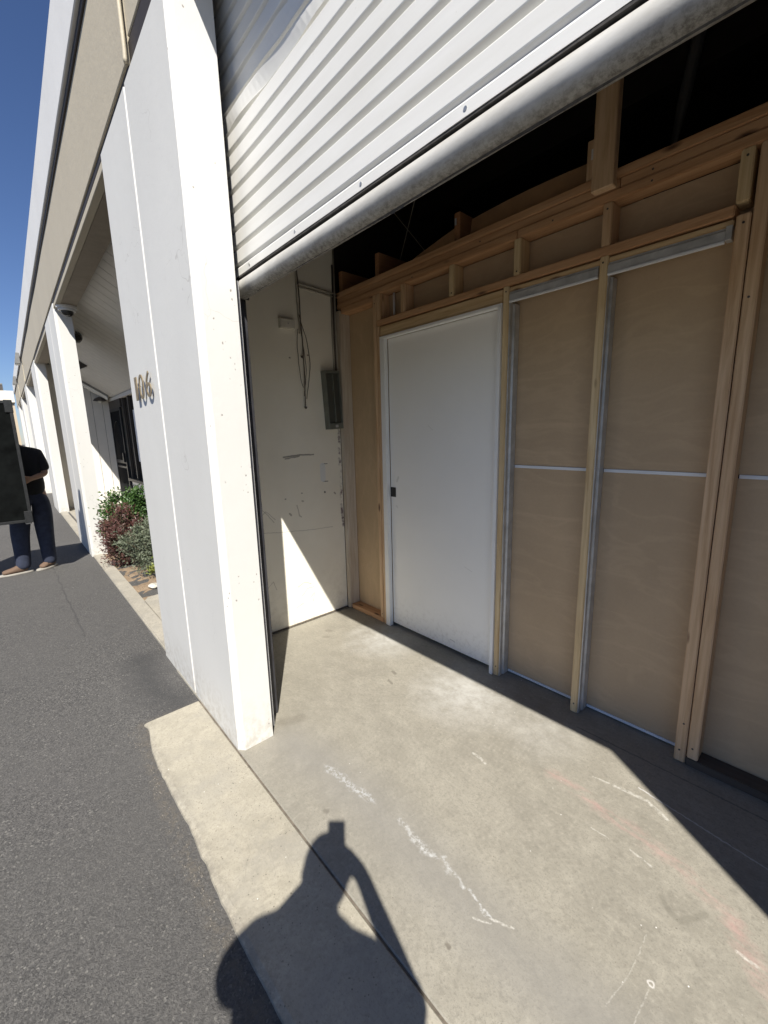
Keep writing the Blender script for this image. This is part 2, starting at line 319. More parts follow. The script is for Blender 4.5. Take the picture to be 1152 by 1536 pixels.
n = NT('galvanised_steel', 0.42, 0.3, 'obj')
g = n.noise(14, 4, 0.6); base = n.mix(n.mr(g, 0.35, 0.7), (0.42, 0.425, 0.42), (0.62, 0.62, 0.61)); n.ro(n.mr(g, 0.3, 0.7, 0.28, 0.5))
M['steel'] = n.col(base)
M['whitestrip'] = plain('white_joint_strip', (0.72, 0.74, 0.76), 0.5, var=0.04)

# roller curtain
n = NT('shutter_white_enamel', 0.42)
a = n.noise(3, 5, 0.65, stretch=(0.5, 1, 3)); b = n.noise(40, 4, 0.7)
base = n.mix(n.mr(a, 0.35, 0.75), (0.73, 0.72, 0.685), (0.65, 0.635, 0.59))
base = n.mix(n.mr(b, 0.66, 0.78, 0, 0.4), base, (0.42, 0.38, 0.31))
sp = n.vor(30); base = n.mix(n.ma('MULTIPLY', n.mr(sp, 0.03, 0.05, 0.8, 0), n.mr(n.noise(2, 2), 0.54, 0.6)), base, (0.15, 0.12, 0.09))
n.bump(a, 0.05, 0.01)
M['slat'] = n.col(base)
n = NT('shutter_bar_enamel', 0.55)
a = n.noise(7, 6, 0.75, stretch=(0.35, 1, 1)); b = n.noise(70, 5, 0.8)
zz = n.sep()[2]
base = n.mix(n.mr(a, 0.35, 0.75), (0.53, 0.52, 0.49), (0.37, 0.35, 0.31))
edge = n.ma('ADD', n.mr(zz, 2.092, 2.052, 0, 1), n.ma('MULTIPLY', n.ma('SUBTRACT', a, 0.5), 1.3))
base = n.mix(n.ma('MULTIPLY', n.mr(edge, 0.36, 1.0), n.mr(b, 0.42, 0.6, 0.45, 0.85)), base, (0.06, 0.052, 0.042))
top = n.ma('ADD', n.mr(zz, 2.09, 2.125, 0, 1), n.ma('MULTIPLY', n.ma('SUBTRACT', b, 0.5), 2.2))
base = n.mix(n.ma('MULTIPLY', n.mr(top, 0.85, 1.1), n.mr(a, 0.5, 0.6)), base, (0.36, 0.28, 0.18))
n.bump(b, 0.1, 0.003)
M['bar'] = n.col(base)
M['rubber'] = plain('dirty_rubber', (0.055, 0.05, 0.045), 0.85, var=0.5, scale=60)
M['guide'] = plain('dark_guide_steel', (0.03, 0.03, 0.034), 0.5, var=0.4)
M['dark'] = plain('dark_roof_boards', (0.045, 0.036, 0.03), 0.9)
M['bronze'] = plain('weathered_brass', (0.20, 0.155, 0.09), 0.5, 0.2, var=0.25, scale=60)
M['screw'] = plain('zinc_screw', (0.5, 0.5, 0.48), 0.4, 0.8)
M['cable'] = plain('cable_sheath', (0.10, 0.085, 0.07), 0.6)
M['cablew'] = plain('painted_cable', (0.40, 0.37, 0.31), 0.6)
M['boxgrey'] = plain('panel_grey_green', (0.17, 0.18, 0.155), 0.5, 0.2, var=0.2)
M['boxdark'] = plain('panel_dark_inside', (0.065, 0.07, 0.06), 0.5)
M['plastic'] = plain('aged_white_plastic', (0.66, 0.63, 0.55), 0.5)
M['kraft'] = plain('kraft_paper', (0.60, 0.36, 0.18), 0.75)
M['paperlabel'] = plain('paper_label', (0.75, 0.74, 0.70), 0.7)
M['iron'] = plain('black_iron', (0.02, 0.02, 0.022), 0.45, 0.3)
M['gframe'] = plain('dark_window_frame', (0.06, 0.05, 0.042), 0.5)
n = NT('dark_glass', 0.06); n.b.inputs['IOR'].default_value = 1.5; M['glass'] = n.col((0.03, 0.027, 0.025))
M['poster'] = plain('white_poster', (0.72, 0.74, 0.77), 0.5, var=0.03)
M['lens'] = plain('frosted_diffuser', (0.78, 0.77, 0.72), 0.35, var=0.06)
M['grey'] = plain('grey_fixture', (0.17, 0.17, 0.165), 0.5)
M['case'] = plain('black_case_laminate', (0.0045, 0.0052, 0.005), 0.7, var=0.6, scale=7)
M['case'].node_tree.nodes['Principled BSDF'].inputs['Specular IOR Level'].default_value = 0.05
M['alu'] = plain('scuffed_edge_trim', (0.022, 0.023, 0.023), 0.5, 0.3, var=0.3, scale=30)
M['skin'] = plain('skin', (0.36, 0.205, 0.13), 0.55, var=0.06)
M['hair'] = plain('dark_hair', (0.015, 0.012, 0.01), 0.6)
M['shirt'] = plain('black_cotton', (0.012, 0.012, 0.013), 0.9, var=0.2)
M['jeans'] = plain('dark_blue_denim', (0.026, 0.033, 0.058), 0.85, var=0.3, scale=20)
M['shoe'] = plain('brown_suede', (0.135, 0.085, 0.055), 0.8, var=0.15)
M['sole'] = plain('pale_sole', (0.33, 0.31, 0.27), 0.7)
M['grit'] = plain('asphalt_grit', (0.17, 0.155, 0.13), 0.9, var=0.3)
M['stone'] = plain('pale_stone', (0.5, 0.47, 0.4), 0.8)
M['farwall'] = plain('far_cream_wall', (0.74, 0.69, 0.58), 0.7, var=0.03)
M['fartan'] = plain('far_tan_wall', (0.50, 0.41, 0.29), 0.7, var=0.03)
M['bark'] = plain('shrub_bark', (0.12, 0.085, 0.055), 0.9)
def leafmat(name, a, b, c):
    n = NT(name, 0.5)
    base = n.mix(n.mr(n.noise(38, 2), 0.38, 0.62), a, b); base = n.mix(n.mr(n.noise(9, 2), 0.55, 0.68), base, c)
    n.b.inputs['Subsurface Weight'].default_value = 0.0
    return n.col(base)
M['leaf_g'] = leafmat('glossy_green_leaf', (0.022, 0.055, 0.013), (0.055, 0.115, 0.022), (0.10, 0.16, 0.04))
M['leaf_r'] = leafmat('burgundy_leaf', (0.065, 0.028, 0.025), (0.135, 0.058, 0.046), (0.055, 0.062, 0.028))
M['leaf_s'] = leafmat('grey_green_leaf', (0.07, 0.088, 0.052), (0.165, 0.185, 0.125), (0.045, 0.062, 0.03))
M['leaf_y'] = leafmat('yellow_green_leaf', (0.12, 0.16, 0.035), (0.27, 0.28, 0.075), (0.07, 0.1, 0.03))

# ------------------------------------------------------------------ mesh helpers
WO = {}          # world origin of each object
class B:
    def __init__(s): s.bm = bmesh.new()
    def box(s, x0, x1, y0, y1, z0, z1):
        vs = [s.bm.verts.new(p) for p in ((x0,y0,z0),(x1,y0,z0),(x1,y1,z0),(x0,y1,z0),(x0,y0,z1),(x1,y0,z1),(x1,y1,z1),(x0,y1,z1))]
        for f in ((3,2,1,0),(4,5,6,7),(0,1,5,4),(1,2,6,5),(2,3,7,6),(3,0,4,7)): s.bm.faces.new([vs[i] for i in f])
        return s
    def loft(s, rings, cap=True, closed=True):
        R = [[s.bm.verts.new(p) for p in r] for r in rings]; k = len(R[0])
        for a, b in zip(R[:-1], R[1:]):
            for i in range(k if closed else k - 1):
                j = (i + 1) % k; s.bm.faces.new((a[i], a[j], b[j], b[i]))
        if cap and closed: s.bm.faces.new(R[0][::-1]); s.bm.faces.new(R[-1])
        return s
    def prism(s, poly, axis, a, b):
        """poly of 2D points extruded along axis from a to b"""
        f = {'x': lambda p, t: (t, p[0], p[1]), 'y': lambda p, t: (p[0], t, p[1]), 'z': lambda p, t: (p[0], p[1], t)}[axis]
        return s.loft([[f(p, a) for p in poly], [f(p, b) for p in poly]])
    def tube(s, pts, r, k=8, r2=None):
        pts = [Vector(p) for p in pts]; rings = []
        for i, p in enumerate(pts):
            d = (pts[min(i + 1, len(pts) - 1)] - pts[max(i - 1, 0)]).normalized()
            up = Vector((0, 0, 1)) if abs(d.z) < 0.9 else Vector((1, 0, 0))
            a = d.cross(up).normalized(); b = d.cross(a)
            rr = r if r2 is None else r + (r2 - r) * i / max(1, len(pts) - 1)
            rings.append([p + (a * math.cos(q) + b * math.sin(q)) * rr for q in (2 * math.pi * j / k for j in range(k))])
        return s.loft(rings)
    def disc(s, c, nrm, r, h, k=12):
        c = Vector(c); nrm = Vector(nrm).normalized(); return s.tube([c, c + nrm * h], r, k)
    def dome(s, c, r, zs=1.0, k=14, m=6, down=True):
        c = Vector(c); rings = []
        for i in range(m):
            a = math.pi / 2 * i / m
            rings.append([c + Vector((math.cos(q) * r * math.cos(a), math.sin(q) * r * math.cos(a), (-1 if down else 1) * r * zs * math.sin(a))) for q in (2 * math.pi * j / k for j in range(k))])
        return s.loft(rings)

def wing(v):      # the wing beyond the open bay runs at a hair's angle to it
    return Vector((v.x, v.y - 0.006 * min(v.x, 0), v.z))

def mk(name, b, mat, parent=None, bevel=0, smooth=False, base=False, sheared=False, seg=1):
    bm = b.bm if isinstance(b, B) else b
    bmesh.ops.recalc_face_normals(bm, faces=bm.faces)
    if bevel:
        es = [e for e in bm.edges if len(e.link_faces) == 2 and e.calc_face_angle(0) > 0.5]
        bmesh.ops.bevel(bm, geom=es, offset=bevel, segments=seg, affect='EDGES', clamp_overlap=True)
    if sheared:
        for v in bm.verts: v.co = wing(v.co)
    lo = Vector((min(v.co[i] for v in bm.verts) for i in range(3))); hi = Vector((max(v.co[i] for v in bm.verts) for i in range(3)))
    c = (lo + hi) / 2
    if base: c.z = lo.z
    for v in bm.verts: v.co -= c
    me = bpy.data.meshes.new(name); bm.to_mesh(me); bm.free()
    if smooth:
        for p in me.polygons: p.use_smooth = True
    me.materials.append(M[mat])
    return link(name, me, parent, c)
def link(name, me, parent, c):
    o = bpy.data.objects.new(name, me); COL.objects.link(o)
    o.location = Vector(c) - (WO[parent.name] if parent else Vector((0, 0, 0)))
    if parent: o.parent = parent
    WO[o.name] = Vector(c)
    return o
def tag(o, label=None, cat=None, group=None, kind=None):
    if label: o['label'] = label
    if cat: o['category'] = cat
    if group: o['group'] = group
    if kind: o['kind'] = kind
    return o
def empty(name, loc, label, cat, group=None):
    o = bpy.data.objects.new(name, None); COL.objects.link(o); o.location = loc; o.empty_display_size = 0.1
    WO[o.name] = Vector(loc); return tag(o, label, cat, group)
def bx(name, x0, x1, y0, y1, z0, z1, mat, parent=None, bevel=0.002, **k):
    return mk(name, B().box(x0, x1, y0, y1, z0, z1), mat, parent, bevel, **k)
def struct(o): o['kind'] = 'structure'; return o

# ------------------------------------------------------------------ ground
b = B()
xs = [-300, -60, -25, -12, -6, -3, -1.5, -0.7, 0, 0.8, 1.6, 2.6, 4, 8, 20, 60, 300]
ys = [-300, -60, -20, -6, -2.5, -1, -0.4, 0.1, 1.5, 20, 300]
gv = [[b.bm.verts.new((x, y, -0.012)) for y in ys] for x in xs]
for i in range(len(xs) - 1):
    for j in range(len(ys) - 1): b.bm.faces.new((gv[i][j], gv[i+1][j], gv[i+1][j+1], gv[i][j+1]))
struct(mk('asphalt_lane', b, 'asphalt'))

# apron strip with a broken edge against the asphalt
def wav(x): return -0.317 + 0.010 * mnoise.noise(Vector((x * 2.3, 1, 0))) + 0.006 * mnoise.noise(Vector((x * 13, 4, 0))) + 0.004 * mnoise.noise(Vector((x * 41, 7, 0))) + 0.025 * math.exp(-((x + 0.5) / 0.12) ** 2) * 1.3
b = B(); N = 150; rows = []
for i in range(N + 1):
    x = -0.548 + (4.4 + 0.548) * i / N; e = wav(x)
    rows.append([b.bm.verts.new(p) for p in ((x, -0.007, -0.06), (x, -0.007, -0.004), (x, -0.011, 0.0), (x, e + 0.03, 0.0005 * mnoise.noise(Vector((x * 9, 2, 2)))), (x, e + 0.012, -0.004), (x, e, -0.04))])
for a, c in zip(rows[:-1], rows[1:]):
    for k in range(5): b.bm.faces.new((a[k], a[k+1], c[k+1], c[k]))
b.bm.faces.new(rows[0]); b.bm.faces.new(rows[-1][::-1])
struct(mk('concrete_apron', b, 'apron'))
b = B().box(-0.985, 9.0, 0.0, 9.0, -0.06, 0.0)
struct(mk('garage_floor', b, 'slab', bevel=0.003))
struct(bx('joint_strip', -0.55, 4.4, -0.0075, 0.0005, -0.05, -0.005, 'joint', bevel=0))

# loose grit along the edge of the apron
rng = random.Random(21); b = B()
for i in range(420):
    x = rng.uniform(-0.6, 2.2); d = abs(rng.gauss(0, 0.028)); y = -0.322 - d; q = rng.uniform(0.0012, 0.0042)
    if rng.random() < 0.25: x = rng.uniform(-3.5, -0.55); y = 0.0 - abs(rng.gauss(0, 0.03)) - 0.006 * x * 0
    p = [Vector((rng.uniform(-1, 1), rng.uniform(-1, 1), 0)).normalized() * q for _ in range(1)][0]
    v = [b.bm.verts.new((x + math.cos(k * 1.57 + i) * q, y + math.sin(k * 1.57 + i) * q * 0.8, -0.0125)) for k in range(4)] + [b.bm.verts.new((x, y, -0.0115 + q))]
    for k in range(4): b.bm.faces.new((v[k], v[(k + 1) % 4], v[4]))
tag(mk('loose_grit', b, 'grit'), 'scattered grit on the asphalt along the concrete edge', 'grit', kind='stuff')

# kerb, walkway pad and planting bed beside the entry
struct(mk('kerb', B().box(-9.1, -1.262, 0.012, 0.125, -0.08, 0.012), 'kerb', bevel=0.008, sheared=True, seg=2))
poly = [(-1.262, 0.127), (-1.262, 1.24), (-2.75, 1.24)] + [(-2.75 + 0.25 * math.sin(t), 0.6 - 0.473 * (1 - math.cos(t)) ) for t in (0.0, 0.5, 0.9, 1.2, 1.45)] + [(-2.40, 0.127)]
struct(mk('entry_walk', B().prism(poly, 'z', -0.06, 0.004), 'kerb'))
b = B(); nx, ny = 46, 22; gv = []
for i in range(nx + 1):
    gv.append([])
    for j in range(ny + 1):
        x = -2.30 - 2.6 * i / nx; y = 0.128 + 1.1 * j / ny
        gv[-1].append(b.bm.verts.new((x, y - 0.006 * x, -0.012 + 0.02 * mnoise.noise(Vector((x * 4, y * 4, 0))) + 0.008 * mnoise.noise(Vector((x * 16, y * 16, 3))))))
for i in range(nx):
    for j in range(ny): b.bm.faces.new((gv[i][j], gv[i+1][j], gv[i+1][j+1], gv[i][j+1]))
struct(mk('planting_bed', b, 'soil'))
struct(bx('rear_walk', -9.6, -4.92, 0.16, 1.24, -0.06, 0.002, 'kerb', bevel=0, sheared=True))

# ------------------------------------------------------------------ building
bld = empty('industrial_building', (-4, 0.1, 0), 'long white and beige tilt-up commercial building with square pillars and flat parapet', 'building')
def pillar(x1, wdt=1.26, lab=None):
    """pillar whose near corner is at x1; chamfered corners and a V groove down the face"""
    x0 = x1 - wdt; c = 0.026; g = (x0 + x1) / 2; y1 = 0.167
    poly = [(x0, y1), (x0, c * 0.5), (x0 + c * 0.5, 0), (g - 0.013, 0), (g - 0.002, 0.013), (g + 0.013, 0), (x1 - c, 0), (x1, c), (x1, y1)]
    # a stack of rings so the arris can wander a little
    rings = []
    for i in range(0, 61):
        z = -0.06 + 3.076 * i / 60
        rings.append([(px + (0.0035 * mnoise.noise(Vector((z * 7, px, x1))) if k in (6, 4) else 0), py + (0.003 * mnoise.noise(Vector((z * 9, px * 3, 5 + x1))) if k in (7, 4) else 0), z) for k, (px, py) in enumerate(poly)])
    o = mk('pillar', B().loft(rings), 'white', bld, sheared=True)
    return o
PX = [3.11 + 1.26, 0.0, -4.6, -9.1, -13.6, -18.1, -22.6]
for x in PX: pillar(x)
XE = -25.0
def strip(name, x0, x1, y0, y1, z0, z1, mat, n=24, bevel=0.004, amp=0.0):
    b = B(); rings = []
    for i in range(n + 1):
        x = x0 + (x1 - x0) * i / n; a = amp * mnoise.noise(Vector((x * 0.7, z0, 3)))
        rings.append([(x, y0 + a, z0), (x, y1, z0), (x, y1, z1), (x, y0 + a, z1)])
    return mk(name, b.loft(rings), mat, bld, bevel, sheared=True)
# fascia panels, joint bead, dark strips painting in the reveal's shade, parapet cap
strip('fascia_panel', -0.535, 8.6, 0.014, 0.15, 3.145, 3.80, 'beige', amp=0.004)
strip('fascia_panel', -9.72, -0.56, 0.0, 0.15, 3.06, 3.80, 'beige', amp=0.004)
strip('fascia_panel', XE, -9.735, 0.0, 0.15, 3.06, 3.80, 'beige', amp=0.004)
mk('joint_bead', B().tube([(-0.547, 0.004, 3.9), (-0.547, 0.002, 3.3), (-0.546, 0.002, 3.10), (-0.546, 0.0, 3.065), (-0.546, 0.002, 3.05)], 0.009, 8), 'beige', bld, smooth=True)
strip('reveal_shade', XE, -0.562, 0.010, 0.16, 3.0165, 3.0595, 'gap_shade')
for a, c in ((-4.6, -1.26), (-9.1, -5.86), (-13.6, -10.36), (-18.1, -14.86), (-22.6, -19.36)): strip('reveal_shade', a + 0.002, c - 0.002, 0.011, 0.158, 3.0005, 3.016, 'gap_shade', n=4)
strip('cap_shade', XE, 8.6, -0.012, 0.1, 3.645, 3.6895, 'gap_shade')  # dark strip added as the shadow line below the cap
strip('reveal_shade', -0.559, -0.002, 0.018, 0.158, 3.0165, 3.1445, 'gap_shade', n=4)
strip('reveal_shade', 3.112, 8.6, 0.018, 0.158, 3.0165, 3.1445, 'gap_shade', n=4)
strip('door_head', -0.001, 3.111, 0.06, 0.158, 3.1455, 3.30, 'shaded_beam', n=4)
strip('parapet_cap', XE - 0.02, 8.6, -0.032, 0.28, 3.69, 4.13, 'cap', amp=0.004, bevel=0.006)
def lintel(x0, x1, yb=0.20, z0=2.955):
    b = B().box(x0, x1, 0.004, 0.05, z0, 3.0); mk('lintel_lip', b, 'beige', bld, 0.003, sheared=True)
    b = B().box(x0, x1, 0.052, yb, z0 + 0.004, 2.988); mk('lintel_underside', b, 'shaded_beam', bld, 0, sheared=True)
for a, c in ((-4.6, -1.26), (-9.1, -5.86), (-13.6, -10.36), (-18.1, -14.86), (-22.6, -19.36)): lintel(a + 0.001, c - 0.001)
# sloping boarded soffit of the entry, each board its own piece
sb = bmesh.new(); Bq = B(); sl = (2.365 - 3.06) / (1.262 - 0.2)
Bq.loft([[(x, y, 3.06 + sl * (y - 0.2) + dz) for y, dz in ((0.2, 0), (1.262, 0), (1.262, 0.014), (0.2, 0.014))] for x in (-0.094, 0.094)])
first = mk('soffit_board', Bq, 'soffit', bld, 0.003); first.location.x = -1.40 - WO[bld.name].x
first.location.y += 0.006 * 1.4
x = -1.6
while x > -9.6:
    o = first.copy(); COL.objects.link(o); o.location.x = x - WO[bld.name].x; o.location.y += -0.006 * (x + 1.4); x -= 0.2
Bq = B().loft([[(x, y - 0.006 * x, 3.06 + sl * (y - 0.2) + dz) for y, dz in ((0.2, 0.02), (1.28, 0.02), (1.28, 0.06), (0.2, 0.06))] for x in (-9.72, -1.28)])
mk('soffit_backing', Bq, 'dark', bld)
# end wall of the entry: vertical boards
for i in range(6):
    y0 = 0.165 + i * 0.187
    bx('siding_board', -9.62, -9.6 + 0.001 * (i % 2), y0 + 0.0035, y0 + 0.1835, 0, 3.02, 'siding', bld, 0.002, sheared=True)
bx('siding_backing', -9.72, -9.621, 0.16, 1.29, 0, 3.03, 'dark', bld, 0, sheared=True)
# wall with window and door at the back of the entry
strip('entry_wall', -8.42, -1.11, 1.262, 1.38, -0.05, 0.60, 'siding', n=8)
strip('entry_wall', -9.6, -1.11, 1.262, 1.38, 2.30, 2.60, 'siding', n=8)
strip('window_sill', -8.46, -1.11, 1.20, 1.26, 0.603, 0.66, 'gframe', n=8)
wn = strip('entry_window', -8.40, -1.11, 1.31, 1.33, 0.662, 2.298, 'glass', n=8, bevel=0)
for x in (-8.38, -7.86, -6.4, -4.9, -3.4, -1.9):
    mk('mullion', B().box(x - 0.035, x + 0.035, 1.262, 1.309, 0.662, 2.298), 'gframe', wn, 0.003, sheared=True)
strip('ledger_trim', -9.598, -1.11, 1.225, 1.261, 2.29, 2.36, 'soffit', n=4)
po = bx('window_poster', -7.72, -7.33, 1.302, 1.306, 1.02, 2.02, 'poster', bevel=0, sheared=True)
tag(po, 'tall narrow white poster in the dark entry window', 'poster')

# garage side wall and unseen shell of the bay
sw = mk('side_wall', B().box(-1.10, -0.997, 0.168, 1.386, -0.05, 3.3), 'sidewall', bld, 0.002)
bx('base_gap_shade', -0.9965, -0.988, 0.17, 1.386, 0.0005, 0.012, 'joint', sw, 0)  # dark strip painting the gap and its shadow along the wall foot
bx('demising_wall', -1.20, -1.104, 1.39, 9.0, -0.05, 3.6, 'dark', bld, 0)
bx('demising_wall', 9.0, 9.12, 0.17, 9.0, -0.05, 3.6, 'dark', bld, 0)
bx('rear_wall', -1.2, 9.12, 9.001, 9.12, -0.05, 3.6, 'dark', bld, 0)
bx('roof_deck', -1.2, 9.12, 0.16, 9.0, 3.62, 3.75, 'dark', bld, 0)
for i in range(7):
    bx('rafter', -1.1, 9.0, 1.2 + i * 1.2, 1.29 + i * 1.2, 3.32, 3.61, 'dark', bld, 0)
bx('front_wall', 4.372, 9.0, 0.02, 0.16, -0.05, 3.1, 'white', bld, 0)
# roof behind parapet of the wing and a closed rear
strip('wing_roof', XE, -1.21, 0.151, 9.0, 3.5, 3.6, 'dark', n=6, bevel=0)
strip('wing_rear_wall', XE, -9.73, 1.262, 1.4, -0.05, 3.49, 'siding', n=8, bevel=0)
bx('wing_end_wall', XE, XE + 0.15, 0.151, 9.0, -0.05, 3.49, 'beige', bld, 0, sheared=True)

# closed loading doors further along, each slat its own piece
sp = [(0.0, 0.0), (0.0, 0.047), (0.010, 0.05), (0.010, 0.069), (0.014, 0.069), (0.014, 0.0)]
for x0, x1, nm in ((-13.6, -10.36, 'second bay'), (-22.6, -19.36, 'far bay')):
    d = empty('loading_door', ((x0 + x1) / 2, 0.24 - 0.006 * (x0 + x1) / 2, 0), 'closed cream loading door just beyond the third pillar' if nm == 'second bay' else 'closed cream loading door at the far end of the wing', 'shutter', 'closed loading doors')
    me = None
    for i in range(14):
        z = 0.02 + i * 0.21
        if me is None:
            o = mk('door_panel', B().box(x0 + 0.002, x1 - 0.002, 0.23 - 0.006 * x0, 0.26 - 0.006 * x0, z, z + 0.2), 'siding', d, 0.01); me = o.data; z00 = WO[o.name].copy()
        else:
            o = link('door_panel', me, d, z00 + Vector((0, 0, i * 0.21)))

# ------------------------------------------------------------------ roller shutter
rs = empty('roller_shutter', (1.35, 0.235, 2.03), 'white ribbed roller shutter pulled halfway up over the open bay', 'shutter')
def slat_mesh(seed, dent=0.0):
    prof = [(0.011, 0.0695), (-0.0075, 0.0688), (-0.009, 0.066), (-0.009, 0.0215), (-0.0078, 0.0185), (0.0095, 0.0035), (0.011, -0.001), (0.015, -0.001), (0.015, 0.0695)]
    b = B(); rings = []; n = 44 if not dent else 110
    for i in range(n + 1):
        x = -1.64 + 3.28 * i / n; r = []
        for y, z in prof:
            dy = 0.0012 * mnoise.noise(Vector((x * 1.7, z * 8, seed)))
            dz = 0.0008 * mnoise.noise(Vector((x * 1.3, 9, seed)))
            if dent:
                dy += dent * (0.5 + 0.5 * math.sin(z * 330 + 2.2 * mnoise.noise(Vector((x * 1.5, 3, seed))))) * max(0, 1 - abs(x + 1.0) / 1.2) + dent * 0.8 * mnoise.noise(Vector((x * 5, z * 50, seed)))
            r.append((x, y + dy, z + dz))
        rings.append(r)
    return b.loft(rings)
PITCH = 0.0695; Z0 = 2.160
meshes = []
for sdd in range(3):
    o = mk('slat', slat_mesh(sdd * 5.3), 'slat', rs, smooth=False); c0 = WO[o.name]
    z = Z0 + sdd * PITCH; o.location = Vector((1.51, 0.235, z + 0.034)) - WO[rs.name]; meshes.append(o.data)
dents = {7: 0.017, 8: 0.011}
for i in range(3, 15):
    if i in dents:
        o = mk('slat', slat_mesh(i * 3.1, dents[i]), 'slat', rs)
        o.location = Vector((1.51, 0.237, Z0 + i * PITCH + 0.034)) - WO[rs.name]; o['label'] = 'crumpled slat with long creases'
    else: link('slat', meshes[i % 3], rs, (1.51, 0.235, Z0 + i * PITCH + 0.034))
# flange, bolts, hollow bottom bar, torn rubber
x0, x1 = -0.118, 3.14
b = B(); rings = []
for i in range(61):
    x = x0 + (x1 - x0) * i / 60; a = 0.0015 * mnoise.noise(Vector((x * 6, 0, 2))) + (0.006 * mnoise.noise(Vector((x * 22, 0, 2))) if x < 0.12 else 0)
    rings.append([(x, 0.222 + a, 2.131), (x, 0.240, 2.131), (x, 0.240, 2.170), (x, 0.232, 2.170), (x, 0.222 + a, 2.158)])
fl = mk('flange', b.loft(rings), 'slat', rs)
for i in range(9):
    x = 0.02 + i * 0.36
    mk('bolt', B().disc((x, 0.2225, 2.146), (0, -1, 0), 0.005, 0.002, 10), 'screw', fl)
bx('seam_gasket', x0, x1, 0.2235, 0.245, 2.1248, 2.1309, 'rubber', rs, 0)
b = B(); rings = []
for i in range(121):
    x = -0.128 + 3.23 * i / 120; r = []
    sag = 0.0025 * mnoise.noise(Vector((x * 1.2, 3, 3)))
    for k in range(20):
        a = 2 * math.pi * k / 20; rr = 0.036 + 0.0007 * mnoise.noise(Vector((x * 5, math.cos(a), math.sin(a) * 2)))
        r.append((x, 0.248 - math.cos(a) * rr * 1.0, 2.0870 + math.sin(a) * rr + sag))
    rings.append(r)
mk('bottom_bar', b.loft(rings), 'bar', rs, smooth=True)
mk('end_cap', B().prism([(-0.139, 2.118), (-0.1295, 2.12), (-0.1295, 2.06), (-0.139, 2.055)], 'y', 0.212, 0.284), 'guide', rs, 0.002)
b = B(); rings = []
for i in range(500):                   # ragged lower edge of the old weather seal
    x = 0.02 + 3.05 * i / 499; q = max(0, mnoise.noise(Vector((x * 3, 1, 8))) + 0.25); h = q * (0.004 + 0.012 * max(0, mnoise.noise(Vector((x * 60, 2, 1)))) + 0.006 * max(0, mnoise.noise(Vector((x * 170, 5, 1)))))
    rings.append([(x, 0.246, 2.053), (x, 0.252, 2.053), (x, 0.249, 2.050 - h)])
mk('weather_seal', b.loft(rings), 'rubber', rs)
# guide rail
gd = empty('guide_rail', (-0.09, 0.2, 0), 'dark steel guide rail behind the white pillar edge', 'rail')
bx('channel', -0.14, -0.06, 0.1685, 0.197, 0.002, 3.3, 'guide', gd, 0.001)
bx('channel_side', -0.146, -0.1405, 0.1685, 0.27, 0.002, 3.3, 'guide', gd, 0.001)
bx('edge_flange', -0.14, -0.0555, 0.1975, 0.2045, 0.004, 2.10, 'cap', gd, 0.001)
g2 = empty('guide_rail', (3.2, 0.2, 0), 'dark steel guide rail on the far jamb, outside the view', 'rail')
bx('channel', 3.16, 3.24, 0.1685, 0.262, 0.002, 3.3, 'guide', g2, 0.001)

# ------------------------------------------------------------------ framed partition
pw = empty('partition_wall', (1.1, 1.44, 0), 'unfinished timber stud partition with bare brown wallboard and a pocket door', 'wall')
YF, YB = 1.397, 1.486; T = 0.038
def stud(x0, z0=0.038, z1=2.384, mat='fir_z', wd=T, yf=YF, yb=YB - 0.002, lean=0.0):
    b = B(); b.loft([[(x0 + q * lean, yf, z0 + (z1 - z0) * q), (x0 + wd + q * lean, yf, z0 + (z1 - z0) * q), (x0 + wd + q * lean, yb, z0 + (z1 - z0) * q), (x0 + q * lean, yb, z0 + (z1 - z0) * q)] for q in (0, 1)])
    return mk('stud', b, mat, pw, 0.0035, seg=2)
def rail(name, x0, x1, z0, z1, mat='fir_x', yf=YF, yb=YB - 0.002):
    return mk(name, B().box(x0, x1, yf, yb, z0, z1), mat, pw, 0.0035, seg=2)
# top plates, three boards
rail('top_plate', -0.99, 0.52, 2.384, 2.4215, yf=YF); rail('top_plate', 0.522, 3.2, 2.384, 2.4215, yf=YF - 0.001)
rail('top_plate', -0.99, 0.98, 2.4225, 2.4595, yf=YF + 0.003); rail('top_plate', 0.983, 3.2, 2.4225, 2.4595, yf=YF + 0.002)
rail('top_plate', -0.99, 1.9, 2.4605, 2.498, yf=YF - 0.002)
rail('top_plate', 1.902, 3.2, 2.4605, 2.498, yf=YF)
rail('bottom_plate', -0.95, -0.545, 0.0, 0.038); rail('bottom_plate', 1.4245, 3.2, 0.0, 0.038, mat='plate_dark')
stud(-0.9965, mat='whitewood', wd=0.046, z0=0.0, z1=2.37, yf=1.3865)
rail('blocking', -0.945, -0.583, 2.345, 2.3835, mat='fir_x')
stud(-0.580, mat='fir_z', z0=0.039); stud(-0.5405, z0=0.0, z1=2.178, wd=0.027, mat='fir_z')
rail('header_rail', -0.5405, 1.372, 2.180, 2.218)
rail('header_board', -0.512, 0.444, 2.110, 2.172, mat='pine_x', yf=YF + 0.004)
for x in (-0.540, -0.305, 0.090, 0.503, 0.922):
    stud(x, 2.2185, 2.3835, 'pine_z' if x in (0.090, 0.503) else 'fir_z')
stud(1.371, 2.2185, 2.3835, 'pine_z')
stud(0.448, 0.0, 2.18, 'pine_z', wd=0.034, yb=1.418); stud(0.918, 0.0, 2.18, 'pine_z', wd=0.036, yb=1.420, lean=0.004)
stud(1.382, 0.004, 2.179, 'fir_z', wd=0.041, lean=-0.004); stud(1.427, 0.039, 2.384, 'fir_z', wd=0.04, lean=-0.004)
for x in (1.86, 2.33, 2.80): stud(x, 0.039, 2.384, 'fir_z')
